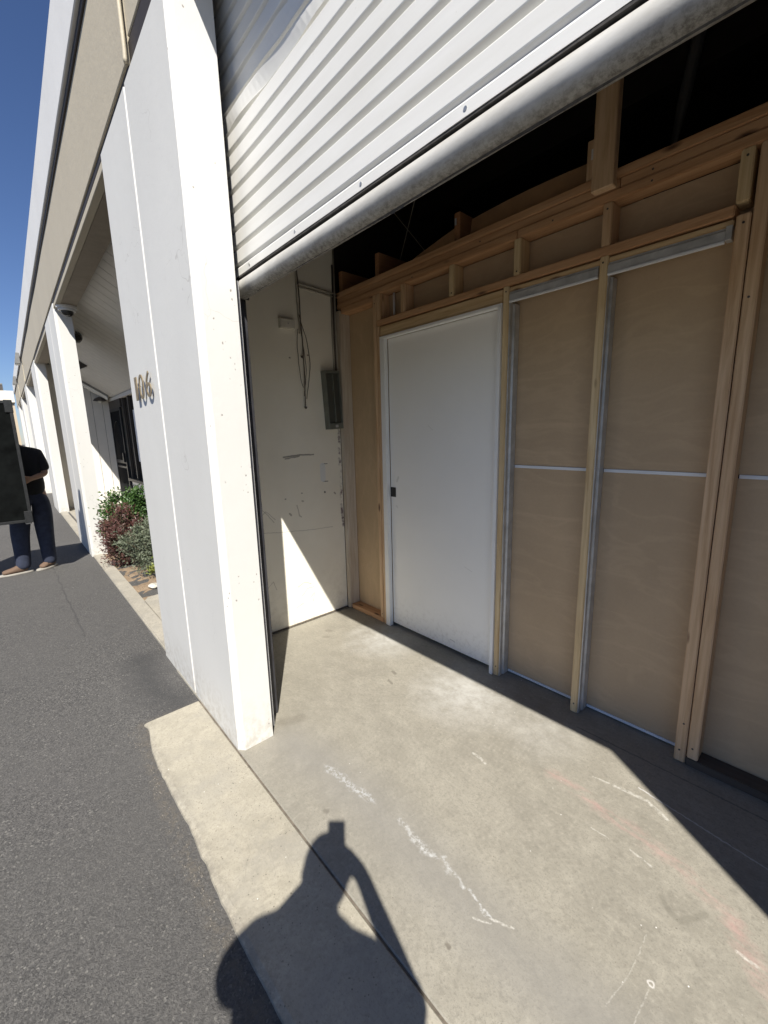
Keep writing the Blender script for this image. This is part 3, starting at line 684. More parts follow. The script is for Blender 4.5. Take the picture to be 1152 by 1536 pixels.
for x, z in ((0.465, 2.155), (0.936, 2.155), (0.936, 0.05), (0.465, 0.06), (1.40, 0.06), (1.405, 0.19), (1.40, 2.15), (1.445, 0.09), (1.44, 1.9), (0.11, 2.235), (0.522, 2.235), (0.94, 2.36), (-0.56, 2.33), (-0.56, 0.07), (0.3, 2.44), (1.1, 2.44), (1.1, 2.40), (-0.2, 2.40), (0.7, 2.40), (1.39, 2.36)):
    mk('nail_head', B().disc((x, YF - 0.0002, z), (0, -1, 0), 0.0042, 0.001, 8), 'gframe', pw)
# steel wrapped split studs and pocket track
for x in (0.4825, 0.9545):
    b = B(); b.prism([(x, 1.402), (x + 0.006, 1.402), (x + 0.006, 1.425), (x + 0.002, 1.432), (x + 0.012, 1.44), (x + 0.012, 1.484), (x - 0.03, 1.484), (x - 0.03, 1.425), (x, 1.42)], 'z', 0.003, 2.10)
    mk('steel_stud', b, 'steel', pw, 0.0008)
for x0_, x1_ in ((0.4835, 0.9165), (0.9555, 1.352)):
    b = B(); b.prism([(1.400, 2.108), (1.400, 2.140), (1.404, 2.143), (1.404, 2.150), (1.43, 2.150), (1.43, 2.120), (1.412, 2.120), (1.412, 2.108)], 'x', x0_, x1_)
    tr = mk('pocket_track', b, 'steel', pw, 0.0006)
    bx('track_lip', x0_ + 0.001, x1_, 1.396, 1.4115, 2.099, 2.1075, 'whitestrip', tr, 0.001)
    rail('track_board', x0_, x1_ + 0.02, 2.1505, 2.172, mat='pine_x', yf=YF + 0.006)
bx('track_bracket', 1.353, 1.372, 1.392, 1.43, 2.105, 2.152, 'steel', pw, 0.001)
# wallboard sheets seen from the back
def board(x0, x1, z0, z1, mat='paper'): return bx('wallboard_sheet', x0, x1, YB, YB + 0.0125, z0, z1, mat, pw, 0.001)
board(-1.09, -0.50, 0.01, 2.384, 'paper_tan')
board(-0.498, 0.46, 2.10, 2.384)
board(0.462, 1.80, 1.268, 2.384); board(1.802, 3.2, 1.268, 2.384)
board(0.462, 1.80, 0.022, 1.252); board(1.802, 3.2, 0.022, 1.252)
for x0_, x1_ in ((0.496, 0.917), (0.968, 1.381), (1.468, 1.858), (1.90, 2.328)):
    bx('joint_strip', x0_, x1_, YB - 0.003, YB + 0.003, 1.2525, 1.2675, 'whitestrip', pw, 0.001)
for x0_, x1_ in ((0.496, 0.917), (0.968, 1.381)):
    bx('base_strip', x0_, x1_, YB - 0.004, YB + 0.002, 0.008, 0.0215, 'whitestrip', pw, 0.001)
# door leaf and jamb strips
dr = bx('door', -0.466, 0.4235, 1.428, 1.463, 0.022, 2.088, 'doorwhite', pw, 0.003, seg=2)
dr['label'] = 'plain white pocket door with small black pull'
b = B().box(-0.468, -0.412, 1.4255, 1.4278, 1.004, 1.074); pu = mk('door_pull', b, 'black', dr, 0.001)
bx('jamb_strip', -0.512, -0.467, 1.392, 1.427, 0.0, 2.088, 'trim', pw, 0.002)
bx('jamb_strip', 0.424, 0.4465, 1.386, 1.427, 0.0, 2.088, 'trim', pw, 0.002)
bx('jamb_strip', -0.512, 0.4465, 1.392, 1.427, 2.0885, 2.106, 'trim', pw, 0.002)
# white pipe seen through the small opening over the door
tag(mk('vent_pipe', B().tube([(-0.44, 1.47, 2.219), (-0.44, 1.47, 2.383)], 0.008, 10), 'whitestrip', smooth=True), 'thin white pipe in the small opening above the door', 'pipe')

# joists, blocks and post on top of the partition
jl = {-0.985: 'joist end against the side wall above the partition', -0.57: 'second joist end from the side wall above the partition', 0.108: 'third joist end with hanger above the white door'}
for x, lab in jl.items():
    j = empty('ceiling_joist', (x + 0.02, 2.6, 2.5), 'dark timber ' + lab, 'joist', 'joists resting on the partition')
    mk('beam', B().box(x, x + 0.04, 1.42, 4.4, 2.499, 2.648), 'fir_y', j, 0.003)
    if x > 0: bx('hanger_clip', x + 0.006, x + 0.018, 1.416, 1.4195, 2.585, 2.62, 'steel', j, 0.001)
tag(mk('timber_post', B().box(0.884, 0.972, 1.352, 1.393, 2.424, 3.4), 'fir_z', bevel=0.004), 'brown timber post rising from the top plate into the dark roof', 'post')
kb = empty('timber_block', (0.86, 1.37, 2.499), 'short timber block with a white label beside the post', 'block')
mk('block', B().box(0.84, 0.8835, 1.40, 1.44, 2.499, 2.652), 'fir_z', kb, 0.003)
bx('paper_tag', 0.858, 0.876, 1.3985, 1.3996, 2.575, 2.615, 'paperlabel', kb, 0)
for i, (a, c, lab) in enumerate(((-0.52, 0.10, 'sagging brown insulation paper between the joists left of the third joist'), (0.155, 0.835, 'sagging brown insulation paper between third joist and the labelled block'))):
    b = B(); rings = []
    for k in range(25):
        t = k / 24; x = a + (c - a) * t
        z = (2.505 + 0.135 * t ** 0.8) if i == 0 else 2.632 + 0.012 * math.sin(math.pi * t)
        rings.append([(x, 1.50, z - 0.10 - 0.02 * t), (x, 1.52, z), (x, 2.6, z + 0.05), (x, 2.6, z + 0.045), (x, 1.525, z - 0.008), (x, 1.506, z - 0.10 - 0.02 * t)])
    tag(mk('insulation_batt', b.loft(rings), 'kraft', smooth=False), lab, 'insulation', 'insulation above the partition')
tag(mk('roof_conduit', B().tube([(0.75, 2.6, 2.7), (0.9, 2.4, 3.2), (1.0, 2.3, 3.6)], 0.03, 10), 'grey'), 'dull grey conduit slanting up into the dark roof behind the post', 'conduit')
for p, lab in ((((-0.75, 1.75, 2.52), (-0.42, 1.7, 3.1)), 'thin wire slanting up to the right in the dark above the joists'), (((-0.35, 1.8, 2.6), (-0.72, 1.75, 3.05)), 'thin wire slanting up to the left in the dark above the joists')):
    tag(mk('hanging_wire', B().tube(p, 0.003, 6), 'cablew'), lab, 'wire', 'loose roof wires')

# ------------------------------------------------------------------ fittings on the side wall
XW = -0.997
ep = empty('electrical_panel', (XW, 1.31, 1.50), 'tall grey green electrical panel box on the garage side wall', 'panel')
b = B().box(XW + 0.0005, XW + 0.012, 1.245, 1.376, 1.50, 1.93); mk('back_plate', b, 'boxgrey', ep, 0.002)
for y0, y1, z0, z1 in ((1.245, 1.253, 1.50, 1.93), (1.368, 1.376, 1.50, 1.93), (1.2535, 1.3675, 1.50, 1.545), (1.2535, 1.3675, 1.912, 1.93)):
    bx('rim', XW + 0.0125, XW + 0.06, y0, y1, z0, z1, 'boxgrey', ep, 0.002)
bx('inner_door', XW + 0.013, XW + 0.05, 1.2545, 1.310, 1.547, 1.910, 'boxdark', ep, 0.003)
bx('breaker_strip', XW + 0.013, XW + 0.058, 1.3115, 1.3185, 1.547, 1.910, 'boxgrey', ep, 0.002)
bx('inner_door', XW + 0.013, XW + 0.047, 1.320, 1.3665, 1.547, 1.910, 'boxdark', ep, 0.003)
bx('latch', XW + 0.0605, XW + 0.064, 1.30, 1.325, 1.512, 1.532, 'steel', ep, 0.001)
ep.rotation_euler.x = 0.05
jb = empty('junction_box', (XW, 0.955, 2.185), 'small white plastic box mounted high on the garage side wall', 'box')
bx('body', XW + 0.0005, XW + 0.03, 0.897, 1.012, 2.186, 2.25, 'plastic', jb, 0.003, seg=2)
bx('lid', XW + 0.0305, XW + 0.036, 0.90, 1.009, 2.189, 2.247, 'plastic', jb, 0.002)
mk('screw', B().disc((XW + 0.036, 0.955, 2.218), (1, 0, 0), 0.004, 0.002, 8), 'screw', jb)
rng = random.Random(3)
def strand(y0, z0, y1, z1, bow, r, mat, lab, x=XW + 0.006, n=16):
    pts = []
    for i in range(n + 1):
        t = i / n
        pts.append((x + 0.008 * math.sin(t * 5 + bow * 40) ** 2, y0 + (y1 - y0) * t + bow * math.sin(math.pi * t) + 0.006 * mnoise.noise(Vector((t * 6, bow * 70, 1))), z0 + (z1 - z0) * t))
    tag(mk('cable', B().tube(pts, r, 6), mat, smooth=True), lab, 'cable', 'cables on the garage side wall')
strand(1.05, 2.75, 1.055, 2.17, 0.0, 0.006, 'cablew', 'painted cable dropping to the right of the small white box')
strand(1.052, 2.72, 1.072, 1.66, 0.014, 0.0042, 'cable', 'dark cable hanging longest below the small white box')
strand(1.06, 2.30, 1.085, 1.72, 0.055, 0.0025, 'cable', 'thin loose wire bowed to the right of the hanging cable')
strand(1.055, 2.24, 1.07, 1.74, 0.032, 0.0022, 'cable', 'thin loose wire close beside the hanging cable')
strand(1.045, 2.20, 1.062, 1.80, -0.022, 0.0022, 'cable', 'thin loose wire bowed to the left of the hanging cable')
tag(mk('cable_knot', B().dome((XW + 0.012, 1.073, 1.665), 0.011, 1.6, 8, 4), 'cable', smooth=True), 'taped dark end of the hanging cable', 'cable end')
tag(mk('cable_knot', B().dome((XW + 0.012, 1.068, 2.02), 0.012, 1.4, 8, 4), 'cable', smooth=True), 'dark lump halfway down the hanging cable', 'cable end')
for i, (dz, r) in enumerate(((0, 0.008), (-0.022, 0.006))):
    tag(mk('cable', B().tube([(XW + 0.009, 1.063, 2.502 + dz), (XW + 0.009, 1.2, 2.497 + dz), (XW + 0.009, 1.384, 2.488 + dz)], r, 8), 'cablew', smooth=True),
        ('upper' if i == 0 else 'lower') + ' of two painted cables running level to the corner', 'cable', 'cables on the garage side wall')
for i, y in enumerate((1.345, 1.362, 1.378)):
    tag(mk('conduit', B().tube([(XW + 0.01, y, 1.935), (XW + 0.01, y - 0.003, 2.2), (XW + 0.01, y + 0.002, 2.485 + 0.2 * i)], 0.0065, 8), 'cablew' if i != 1 else 'cable', smooth=True),
        ('left', 'middle', 'right')[i] + ' of three thin conduits rising from the electrical panel', 'conduit', 'conduits above the panel')

# ------------------------------------------------------------------ entry fittings
nb = empty('house_number', (-0.83, -0.014, 1.675), 'raised brass number 106 on the white pillar', 'number')
for ch, x0_ in (('1', -1.06), ('0', -0.97), ('6', -0.825)):
    cu = bpy.data.curves.new('digit', 'FONT'); cu.body = ch; cu.size = 0.19; cu.extrude = 0.0022; cu.offset = -0.0008; cu.resolution_u = 6
    to = bpy.data.objects.new('tmp', cu); COL.objects.link(to)
    bpy.context.view_layer.update()
    me = bpy.data.meshes.new_from_object(to.evaluated_get(bpy.context.evaluated_depsgraph_get()))
    bpy.data.objects.remove(to)
    bm = bmesh.new(); bm.from_mesh(me); bpy.data.meshes.remove(me)
    lo = min(v.co.x for v in bm.verts); lz = min(v.co.y for v in bm.verts)
    wd = max(v.co.x for v in bm.verts) - lo; tw = 0.05 if ch == '1' else 0.1
    for v in bm.verts: v.co = Vector((x0_ + (v.co.x - lo) * tw / wd, -0.0105 - v.co.z, 1.677 + (v.co.y - lz)))
    mk('digit', bm, 'bronze', nb)
    mk('standoff', B().tube([(x0_ + tw * (0.6 if ch == '1' else 0.12), 0.001, 1.75), (x0_ + tw * (0.6 if ch == '1' else 0.12), -0.009, 1.75)], 0.004, 6), 'screw', nb)

dc = empty('dome_camera', (-4.42, 0.11, 2.84), 'white security dome camera under the beam at the second pillar', 'camera')
mk('mount', B().disc((-4.42, 0.135, 2.958), (0, 0, -1), 0.10, 0.03, 18), 'cap', dc, 0.004)
mk('ring', B().disc((-4.42, 0.135, 2.9275), (0, 0, -1), 0.085, 0.025, 18), 'cap', dc, 0.004)
mk('dome', B().dome((-4.42, 0.135, 2.902), 0.062, 0.9), 'glass', dc, smooth=True)
fl = empty('flood_lamp', (-5.8, 0.37, 2.85), 'round dark lamp hanging from the boarded soffit behind the second pillar', 'lamp')
mk('stem', B().tube([(-5.8, 0.37, 2.995), (-5.8, 0.37, 2.93)], 0.012, 8), 'grey', fl)
b = B(); b.tube([(-5.74, 0.37, 2.885), (-5.77, 0.37, 2.885), (-5.86, 0.37, 2.885)], 0.062, 14); mk('head', b, 'grey', fl, 0.008)
mk('lens', B().disc((-5.739, 0.37, 2.885), (1, 0, 0), 0.045, 0.004, 14), 'glass', fl)
tr = empty('soffit_bracket', (-7.6, 0.62, 2.7), 'small dark triangular bracket on the boarded soffit', 'bracket')
mk('plate', B().prism([(0.55, 2.86), (0.70, 2.76), (0.58, 2.70)], 'x', -7.66, -7.56), 'gframe', tr, 0.004)
fx = empty('soffit_light', (-9.35, 0.95, 2.5), 'long white fluorescent light fixed to the boarded soffit by the end wall', 'light')
def along(y, off): return 3.06 + sl * (y - 0.2) - off
for nm, a, c, o1, o2, mt, xa, xb in (('housing', 0.62, 1.18, 0.004, 0.045, 'grey', -9.48, -9.26), ('diffuser', 0.63, 1.17, 0.046, 0.11, 'lens', -9.46, -9.28)):
    b = B().loft([[(x, y + 0.056, along(y, o)) for x, o in ((xa, o1), (xb, o1), (xb - 0.03, o2), (xa + 0.03, o2))] for y in (a, c)])
    mk(nm, b, mt, fx, 0.006)
wl = empty('wall_lamp', (-9.5, 1.05, 2.25), 'dark hooded lamp on the end wall of the entry', 'lamp')
mk('hood', B().loft([[(-9.44 + 0.13 * r * math.cos(a), 1.10 + 0.13 * r * math.sin(a), z) for a in (2 * math.pi * k / 14 for k in range(14))] for r, z in ((1.0, 2.30), (0.8, 2.345), (0.35, 2.375))]), 'gframe', wl)
mk('arm', B().tube([(-9.6, 1.10, 2.36), (-9.52, 1.10, 2.385), (-9.44, 1.10, 2.372)], 0.014, 8), 'gframe', wl)
mk('bulb', B().dome((-9.44, 1.10, 2.302), 0.045, 1.0, 10, 5), 'lens', wl, smooth=True)
# black security door
sg = empty('security_door', (-9.0, 1.25, 0), 'black iron security screen door at the back of the entry', 'door')
yd = 1.255 + 0.054
for x0_, x1_, z0, z1 in ((-9.55, -9.49, 0, 2.12), (-8.53, -8.47, 0, 2.12), (-9.49, -8.53, 2.06, 2.12), (-9.49, -8.53, 0.95, 1.02), (-9.49, -8.53, 0.05, 0.14), (-9.49, -8.53, 0.85, 0.89)):
    bx('frame_bar', x0_ + 0.0005, x1_ - 0.0005, yd - 0.04, yd, z0, z1, 'iron', sg, 0.002)
for i in range(9):
    x = -9.40 + i * 0.098
    mk('iron_bar', B().tube([(x, yd - 0.02, 0.14), (x, yd - 0.02, 2.06)], 0.009, 6), 'iron', sg)
b = B().tube([(-9.3 + 0.3 - 0.3 * math.cos(a), yd - 0.035, 1.55 + 0.3 * math.sin(a)) for a in (math.pi * k / 12 for k in range(13))], 0.008, 6); mk('iron_arch', b, 'iron', sg)
bx('lock_box', -8.62, -8.54, yd - 0.075, yd - 0.041, 0.98, 1.18, 'iron', sg, 0.004)
bx('screen', -9.49, -8.53, yd + 0.002, yd + 0.006, 0.0, 2.12, 'boxdark', sg, 0)
bx('transom', -9.59, -8.44, yd - 0.03, yd + 0.05, 2.125, 2.29, 'gframe', sg, 0.002)
for x in (-13.6, -19.0):
    L_ = empty('wall_pack', (x, -0.1, 3.4), ('nearer' if x > -15 else 'farther') + ' of two dark box lamps on the white parapet', 'lamp', 'box lamps on the parapet')
    yy = -0.032 - 0.006 * x - 0.005
    mk('housing', B().prism([(yy, 3.52), (yy, 3.80), (yy - 0.07, 3.80), (yy - 0.11, 3.58), (yy - 0.11, 3.52)], 'x', x - 0.14, x + 0.14), 'grey', L_, 0.006)
    bx('lens', x - 0.12, x + 0.12, yy - 0.10, yy - 0.02, 3.50, 3.5195, 'lens', L_, 0.002)
    mk('conduit', B().tube([(x + 0.1, yy + 0.036, 3.5), (x + 0.1, yy + 0.03, 3.07)], 0.012, 6), 'beige', L_)

# ------------------------------------------------------------------ shrubs
def shrub(name, c, r, nleaf, size, mat, lab, seed, shape=0.45, clumps=60, up=0.35):
    rng = random.Random(seed); c = Vector(c); rx, ry, rz = r
    t = empty(name, (c.x, c.y, 0), lab, 'shrub', 'shrubs in the planting bed')
    b = B(); cl = []
    for i in range(clumps):
        while True:
            q = Vector((rng.uniform(-1, 1), rng.uniform(-1, 1), rng.uniform(-0.95, 1)))
            if 0.25 < q.length < 1: break
        cl.append((Vector((c.x + q.x * rx, c.y + q.y * ry, c.z + q.z * rz)), rng.uniform(0.5, 1.2)))
    st = B()
    for p, s_ in cl[:22]:
        base = Vector((c.x + rng.uniform(-.06, .06), c.y + rng.uniform(-.06, .06), -0.02)); mid = (base + p) / 2 + Vector((0, 0, 0.05))
        st.tube([base, mid, p], 0.006, 5, 0.002)
    for i in range(nleaf):
        p, s_ = rng.choice(cl); d = Vector((rng.gauss(0, 1), rng.gauss(0, 1), rng.gauss(0, 0.9))) * 0.052 * s_ * (rx / 0.28)
        q = p + d
        if q.z < 0.01: q.z = rng.uniform(0.01, 0.08)
        a = (Vector((rng.gauss(0, 1), rng.gauss(0, 1), rng.gauss(up, 0.7))) + (q - c).normalized() * 0.6).normalized()
        e = a.cross(Vector((rng.gauss(0, 1), rng.gauss(0, 1), rng.gauss(0, 1)))).normalized(); nn = a.cross(e)
        l = size * rng.uniform(0.65, 1.35); wdt = l * shape
        v = [b.bm.verts.new(x) for x in (q, q + a * l * 0.5 + e * wdt * 0.5 + nn * l * 0.06, q + a * l - nn * l * 0.05, q + a * l * 0.5 - e * wdt * 0.5 + nn * l * 0.06)]
        b.bm.faces.new((v[0], v[1], v[2])); b.bm.faces.new((v[0], v[2], v[3]))
    fo = mk('foliage', b, mat, t); fo['kind'] = 'stuff'
    mk('stems', st, 'bark', t)
shrub('green_shrub', (-4.35, 0.47, 0.44), (0.28, 0.34, 0.40), 12000, 0.036, 'leaf_g', 'glossy bright green shrub at the back of the planting bed by the entry', 1, 0.6)
shrub('burgundy_shrub', (-3.92, 0.30, 0.31), (0.30, 0.22, 0.34), 7000, 0.034, 'leaf_r', 'reddish burgundy shrub beside the foot of the second pillar', 2, 0.34, 46, 0.6)
shrub('grey_green_shrub', (-3.42, 0.45, 0.30), (0.30, 0.27, 0.30), 9000, 0.027, 'leaf_s', 'grey green shrub in front of the burgundy one', 3, 0.42, 46)
shrub('yellow_green_shrub', (-3.02, 0.52, 0.12), (0.17, 0.16, 0.13), 2600, 0.026, 'leaf_y', 'small yellow green shrub low beside the white pillar', 4, 0.55, 20)
b = B(); bmesh.ops.create_icosphere(b.bm, subdivisions=2, radius=0.05)
for v in b.bm.verts: v.co = Vector((-2.78 + v.co.x * 1.4, 0.30 + v.co.y, 0.012 + v.co.z * 0.45)) + Vector((1, 1, 0.5)) * 0.012 * mnoise.noise(v.co * 30)
tag(mk('loose_stone', b, 'stone'), 'pale flat stone lying on the bare soil', 'stone')
rng = random.Random(9); b = B()
for i in range(150):
    x = rng.uniform(-4.5, -2.5); y = rng.uniform(0.16, 0.6); s_ = rng.uniform(0.004, 0.010); a = rng.uniform(0, 6.28)
    v = [b.bm.verts.new((x + math.cos(a + k) * s_, y + math.sin(a + k) * s_ * 0.6, 0.010 + 0.005 * rng.random())) for k in (0, 1.57, 3.14, 4.71)]
    b.bm.faces.new(v)
o = mk('leaf_litter', b, 'shoe'); tag(o, 'dry brown leaf litter on the planting bed', 'leaves', kind='stuff')

# ------------------------------------------------------------------ people
def ellipsoid(bm, c, f, up_, r):
    f = Vector(f).normalized(); up_ = (Vector(up_) - f * f.dot(Vector(up_))).normalized(); sd = f.cross(up_)
    q = bmesh.ops.create_uvsphere(bm, u_segments=24, v_segments=16, radius=1)['verts']
    for v in q:
        taper = 1 - 0.16 * max(0, -v.co.z)          # narrower towards the chin
        v.co = Vector(c) + sd * v.co.x * r[0] * taper + f * v.co.y * r[1] * taper + up_ * v.co.z * r[2]
def skin(name, verts, edges, mat, parent, root=0, sub=2, extra=None, voxel=0):
    """one continuous skinned surface from joints (world coordinates) with radii"""
    me = bpy.data.meshes.new('tmp'); me.from_pydata([v[0] for v in verts], edges, [])
    o = bpy.data.objects.new('tmp', me); COL.objects.link(o)
    md = o.modifiers.new('s', 'SKIN'); md.use_smooth_shade = True
    sv = me.skin_vertices[0].data
    for i, v in enumerate(verts):
        r = v[1]; sv[i].radius = r if hasattr(r, '__len__') else (r, r); sv[i].use_root = i == root
    md2 = o.modifiers.new('u', 'SUBSURF'); md2.levels = sub; md2.render_levels = sub
    bpy.context.view_layer.update()
    ev = bpy.data.meshes.new_from_object(o.evaluated_get(bpy.context.evaluated_depsgraph_get()))
    bpy.data.objects.remove(o); bpy.data.meshes.remove(me)
    bm = bmesh.new(); bm.from_mesh(ev); bpy.data.meshes.remove(ev)
    if extra: extra(bm)
    if voxel:                                        # fuse everything into one continuous surface
        me = bpy.data.meshes.new('tmp'); bm.to_mesh(me); bm.free()
        o = bpy.data.objects.new('tmp', me); COL.objects.link(o)
        md = o.modifiers.new('r', 'REMESH'); md.mode = 'VOXEL'; md.voxel_size = voxel
        bpy.context.view_layer.update()
        ev = bpy.data.meshes.new_from_object(o.evaluated_get(bpy.context.evaluated_depsgraph_get()))
        bpy.data.objects.remove(o); bpy.data.meshes.remove(me)
        bm = bmesh.new(); bm.from_mesh(ev); bpy.data.meshes.remove(ev)
        bmesh.ops.smooth_vert(bm, verts=bm.verts, factor=0.5, use_axis_x=True, use_axis_y=True, use_axis_z=True)
    return mk(name, bm, mat, parent, smooth=True)
def chain(pts): return [(i, i + 1) for i in range(len(pts) - 1)]

def figure(root, J, lab_mats, fingers):
    """J: joint positions. Body is one mesh; clothes, hair and shoes are its children"""
    V = []; E = []; idx = {}
    def add(k, r): idx[k] = len(V); V.append((J[k], r))
    R = dict(pelvis=(0.12, 0.09), waist=(0.12, 0.09), chest=(0.145, 0.10), neckb=(0.062, 0.062), neck=(0.052, 0.055), jaw=(0.05, 0.052), skull=(0.074, 0.092), crown=(0.055, 0.065), tip=(0.022, 0.026))
    for k in ('pelvis', 'waist', 'chest', 'neckb', 'neck', 'jaw'): add(k, R[k])
    ch = ['pelvis', 'waist', 'chest', 'neckb', 'neck', 'jaw']; E += [(idx[a], idx[c]) for a, c in zip(ch[:-1], ch[1:])]
    for s_ in 'LR':
        for k, r in (('sh', 0.06), ('el', 0.038), ('wr', 0.026), ('pa', (0.04, 0.022))): add(k + s_, r)
        E += [(idx['chest'], idx['sh' + s_]), (idx['sh' + s_], idx['el' + s_]), (idx['el' + s_], idx['wr' + s_]), (idx['wr' + s_], idx['pa' + s_])]
        for k, r in (('hip', 0.085), ('kn', 0.055), ('an', 0.038), ('toe', 0.034)): add(k + s_, r)
        E += [(idx['pelvis'], idx['hip' + s_]), (idx['hip' + s_], idx['kn' + s_]), (idx['kn' + s_], idx['an' + s_]), (idx['an' + s_], idx['toe' + s_])]
    for s_, (d, up_, side) in fingers.items():      # five separate bent fingers per hand
        pa = Vector(J['pa' + s_]); d = Vector(d); up_ = Vector(up_); side = Vector(side)
        for k, (off, ln) in enumerate(((-0.03, 0.068), (-0.01, 0.08), (0.011, 0.075), (0.031, 0.058))):
            p0 = pa + side * off + d * 0.02; p1 = p0 + d * ln * 0.5; p2 = p1 + (d * 0.4 + up_ * 0.8).normalized() * ln * 0.35; p3 = p2 + up_ * ln * 0.25
            i0 = len(V); V += [(tuple(p0), 0.010), (tuple(p1), 0.0092), (tuple(p2), 0.0085), (tuple(p3), 0.0075)]; E += [(i0, i0 + 1), (i0 + 1, i0 + 2), (i0 + 2, i0 + 3), (idx['pa' + s_], i0)]
        p0 = pa - side * 0.035 - d * 0.012; p1 = p0 - side * 0.02 + d * 0.03 + up_ * 0.01; p2 = p1 + d * 0.026 + up_ * 0.014
        i0 = len(V); V += [(tuple(p0), 0.012), (tuple(p1), 0.0105), (tuple(p2), 0.009)]; E += [(i0, i0 + 1), (i0 + 1, i0 + 2), (idx['pa' + s_], i0)]
    back = Vector(lab_mats['back']).normalized(); sk = Vector(J['skull']); f = -back; up_ = (Vector(J['crown']) - sk).normalized(); sd = f.cross(up_).normalized()
    def head(bm):
        ellipsoid(bm, sk, f, up_, (0.074, 0.094, 0.115))
        ellipsoid(bm, sk + f * 0.088 - up_ * 0.012, f, up_, (0.014, 0.022, 0.028))      # nose
        ellipsoid(bm, sk + f * 0.070 - up_ * 0.062, f, up_, (0.026, 0.016, 0.010))      # lips
        for q in (-1, 1):
            ellipsoid(bm, sk + sd * q * 0.076 - up_ * 0.01, f, up_, (0.010, 0.020, 0.032))   # ears
            ellipsoid(bm, sk + sd * q * 0.031 + f * 0.076 + up_ * 0.022, f, up_, (0.020, 0.014, 0.008))   # brows
    body = skin('body', V, E, 'skin', root, extra=head, voxel=0.007)
    for q in (-1, 1):
        e_ = bmesh.new(); ellipsoid(e_, sk + sd * q * 0.031 + f * 0.082 + up_ * 0.006, f, up_, (0.013, 0.008, 0.007)); mk('eye', e_, 'sole', body, smooth=True)
    # shirt over trunk and upper arms
    L = lambda a, c, t: tuple(Vector(J[a]).lerp(Vector(J[c]), t))
    K = lab_mats.get('bulk', 1.0); SV = [(tuple(Vector(J['pelvis']) - Vector((0, 0, 0.10))), (0.178 * K, 0.15 * K)), (J['waist'], (0.178 * K, 0.145 * K)), (J['chest'], (0.18 * K, 0.135)), (J['neckb'], (0.07, 0.07))]; SE = [(0, 1), (1, 2), (2, 3)]
    for s_ in 'LR':
        i0 = len(SV); SV += [(J['sh' + s_], 0.078), (L('sh' + s_, 'el' + s_, 0.5), 0.07), (L('sh' + s_, 'el' + s_, 0.92), 0.064)]; SE += [(2, i0), (i0, i0 + 1), (i0 + 1, i0 + 2)]
    skin('shirt', SV, SE, 'shirt', body)
    TV = [(L('pelvis', 'waist', 0.5), (0.165, 0.135)), (J['pelvis'], (0.165, 0.135))]; TE = [(0, 1)]
    for s_ in 'LR':
        i0 = len(TV); TV += [(J['hip' + s_], 0.118), (J['kn' + s_], 0.094), (L('kn' + s_, 'an' + s_, 0.55), 0.08), (L('kn' + s_, 'an' + s_, 0.9), 0.074), (tuple(Vector(J['an' + s_]) - Vector((0, 0, 0.03))), 0.07)]; TE += [(1, i0), (i0, i0 + 1), (i0 + 1, i0 + 2), (i0 + 2, i0 + 3), (i0 + 3, i0 + 4)]
    skin('trousers', TV, TE, lab_mats['trousers'], body, root=1)
    for s_ in 'LR':
        an, to = Vector(J['an' + s_]), Vector(J['toe' + s_]); d = (to - an); d.z = 0; d.normalize(); gz = lab_mats['ground']
        heel = an - d * 0.055; q = lambda p, z: (p.x, p.y, gz + z)
        sh = skin('shoe', [(q(an, 0.115), 0.046), (q(an, 0.06), 0.048), (q(heel, 0.048), 0.042), (q(an.lerp(to, 0.5), 0.055), (0.048, 0.036)), (q(to, 0.042), (0.048, 0.03)), (q(to + d * 0.035, 0.038), (0.036, 0.022))], [(0, 1), (1, 2), (1, 3), (3, 4), (4, 5)], 'shoe', body, root=1)
        sd_ = d.cross(Vector((0, 0, 1)))
        out = []
        for k in range(20):
            a = 2 * math.pi * k / 20; c_ = math.cos(a); wd = 0.043 + 0.005 * c_
            mid = an + d * ((an - to).length * 0.5 - 0.005); hl = (to - an).length * 0.5 + 0.075
            p = mid + d * c_ * hl + sd_ * math.sin(a) * wd; out.append((p.x, p.y))
        mk('sole', B().prism(out, 'z', gz + 0.001, gz + 0.022), 'sole', sh, 0.004)
    h = bmesh.new(); ellipsoid(h, sk + back * 0.012 + up_ * 0.012, f, up_, (0.081, 0.094, 0.116))
    cut = [v for v in h.verts if (v.co - sk).dot(f) > 0.045 - 0.3 * max(0, (v.co - sk).dot(up_) - 0.03) * -1 and (v.co - sk).dot(up_) < 0.07 or (v.co - sk).dot(up_) < -0.06]
    bmesh.ops.delete(h, geom=cut, context='VERTS'); mk('hair', h, 'hair', body, smooth=True)
    return body

# worker carrying the black case
GZ = -0.012
wk = empty('person', (-4.42, -0.5, GZ), 'person in black T-shirt, dark jeans and brown shoes carrying a large black case', 'person')
J = dict(pelvis=(-4.47, -0.46, 0.90), waist=(-4.47, -0.455, 1.04), chest=(-4.46, -0.475, 1.25), neckb=(-4.44, -0.54, 1.40), neck=(-4.43, -0.575, 1.45), jaw=(-4.42, -0.60, 1.50), skull=(-4.42, -0.605, 1.57), crown=(-4.42, -0.61, 1.63),
         shR=(-4.43, -0.345, 1.31), elR=(-4.40, -0.31, 1.10), wrR=(-4.26, -0.44, 1.06), paR=(-4.21, -0.49, 1.06),
         shL=(-4.44, -0.66, 1.36), elL=(-4.38, -0.80, 1.13), wrL=(-4.24, -0.88, 1.05), paL=(-4.19, -0.90, 1.05),
         hipR=(-4.46, -0.385, 0.86), knR=(-4.44, -0.40, 0.47), anR=(-4.47, -0.40, 0.06), toeR=(-4.42, -0.47, 0.01),
         hipL=(-4.45, -0.55, 0.86), knL=(-4.40, -0.62, 0.47), anL=(-4.41, -0.64, 0.06), toeL=(-4.40, -0.80, 0.01))
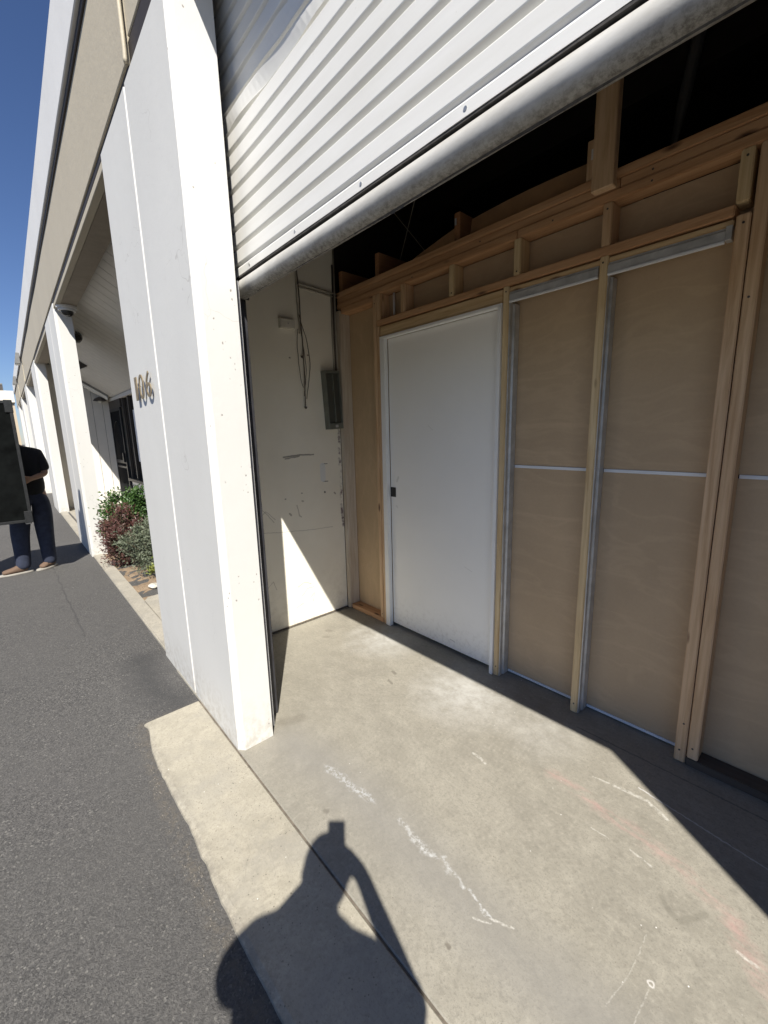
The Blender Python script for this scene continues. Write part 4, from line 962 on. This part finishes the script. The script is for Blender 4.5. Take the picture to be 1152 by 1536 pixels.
figure(wk, J, dict(trousers='jeans', ground=GZ, back=(-0.8, 0.6, 0)), {'R': ((0.75, -0.6, 0), (0, -0.5, 0.85), (0, 0, 1)), 'L': ((0.8, -0.5, 0), (0, 0.3, 0.9), (0, 0, 1))})
cs = empty('black_case', (-4.1, -1.0, 0.62), 'large scuffed black case held upright by the worker', 'case')
mk('body', B().box(-4.19, -4.02, -1.55, -0.505, 0.63, 1.865), 'case', cs, 0.004)
for y0, y1, z0, z1 in ((-0.525, -0.497, 0.622, 1.873), (-1.55, -0.526, 0.622, 0.65), (-1.55, -0.526, 1.845, 1.873)):
    bx('edge_trim', -4.025, -4.012, y0, y1, z0, z1, 'alu', cs, 0.002)
bx('edge_trim', -4.198, -4.185, -0.525, -0.497, 0.622, 1.873, 'alu', cs, 0.002)
for z in (0.66, 1.80): bx('corner_guard', -4.205, -4.008, -0.56, -0.4935, z - 0.045, z + 0.08, 'alu', cs, 0.004)
bx('caster_foot', -4.13, -4.08, -0.56, -0.51, 0.59, 0.629, 'steel', cs, 0.006)

# photographer, standing behind the camera; only the shadow falls into view
u = Vector((-0.8415, 0.5403, 0)); lt = Vector((0.5403, 0.8415, 0))
def Q(lat, uu, z): p = lt * lat + u * uu; return (p.x, p.y, z)
ph = empty('person', Q(0.35, -2.1, GZ), 'photographer standing behind the view, seen only as a shadow on the concrete', 'person')
J = dict(pelvis=Q(0.345, -2.12, 0.93), waist=Q(0.345, -2.12, 1.08), chest=Q(0.335, -2.11, 1.27), neckb=Q(0.355, -2.09, 1.43), neck=Q(0.368, -2.075, 1.48), jaw=Q(0.378, -2.06, 1.51), skull=Q(0.383, -2.055, 1.552), crown=Q(0.385, -2.05, 1.63),
         shL=Q(0.155, -2.10, 1.39), elL=Q(0.115, -1.97, 1.185), wrL=Q(0.335, -1.865, 1.32), paL=Q(0.385, -1.85, 1.36),
         shR=Q(0.50, -2.12, 1.285), elR=Q(0.605, -2.02, 1.07), wrR=Q(0.50, -1.87, 1.31), paR=Q(0.465, -1.85, 1.36),
         hipL=Q(0.25, -2.12, 0.90), knL=Q(0.23, -2.10, 0.48), anL=Q(0.22, -2.13, 0.06), toeL=Q(0.20, -1.99, 0.01),
         hipR=Q(0.44, -2.12, 0.90), knR=Q(0.47, -2.10, 0.48), anR=Q(0.48, -2.13, 0.06), toeR=Q(0.50, -1.99, 0.01))
figure(ph, J, dict(trousers='jeans', ground=GZ, back=(0.8, -0.6, 0)), {'L': (tuple(lt * 0.3 + Vector((0, 0, 0.5)) + u * -0.2), tuple(u * -0.3 + lt * 0.3), tuple(u)), 'R': (tuple(lt * -0.3 + Vector((0, 0, 0.5)) + u * -0.2), tuple(u * -0.3 - lt * 0.3), tuple(u))})
# phone: the camera's own lens sits just in front of it
bm = bmesh.new(); bmesh.ops.create_cube(bm, size=1)
for v in bm.verts:
    q = Vector((v.co.x * 0.064, v.co.y * 0.148, v.co.z * 0.008)); v.co = CAM + R_ * (q.x + 0.006) + U_ * (q.y - 0.043) - F_ * (q.z + 0.012)
tag(mk('phone', bm, 'black', bevel=0.002), 'dark phone held up by the photographer behind the view', 'phone')

# ------------------------------------------------------------------ far end of the lane
fb = empty('far_building', (-34, -3, 0), 'cream building with flat roof closing the far end of the lane', 'building')
bx('wall', -40, -34, -16, 0.3, -0.1, 3.9, 'fartan', fb, 0)
bx('parapet', -40.2, -33.85, -16.1, 0.35, 3.9, 4.6, 'farwall', fb, 0.01)
bx('doorway', -33.99, -33.95, -6, -0.9, 0, 3.0, 'glass', fb, 0)
ru = empty('rooftop_unit', (-36, -0.4, 4.6), 'grey rooftop air unit on the far cream building', 'air unit')
bx('casing', -36.5, -35.5, -0.75, -0.08, 4.65, 5.2, 'grey', ru, 0.02); bx('curb_frame', -36.55, -35.45, -0.8, -0.03, 4.601, 4.649, 'gframe', ru, 0)
for i in range(4): bx('louvre', -35.498, -35.48, -0.7, -0.12, 4.72 + i * 0.11, 4.79 + i * 0.11, 'gframe', ru, 0)
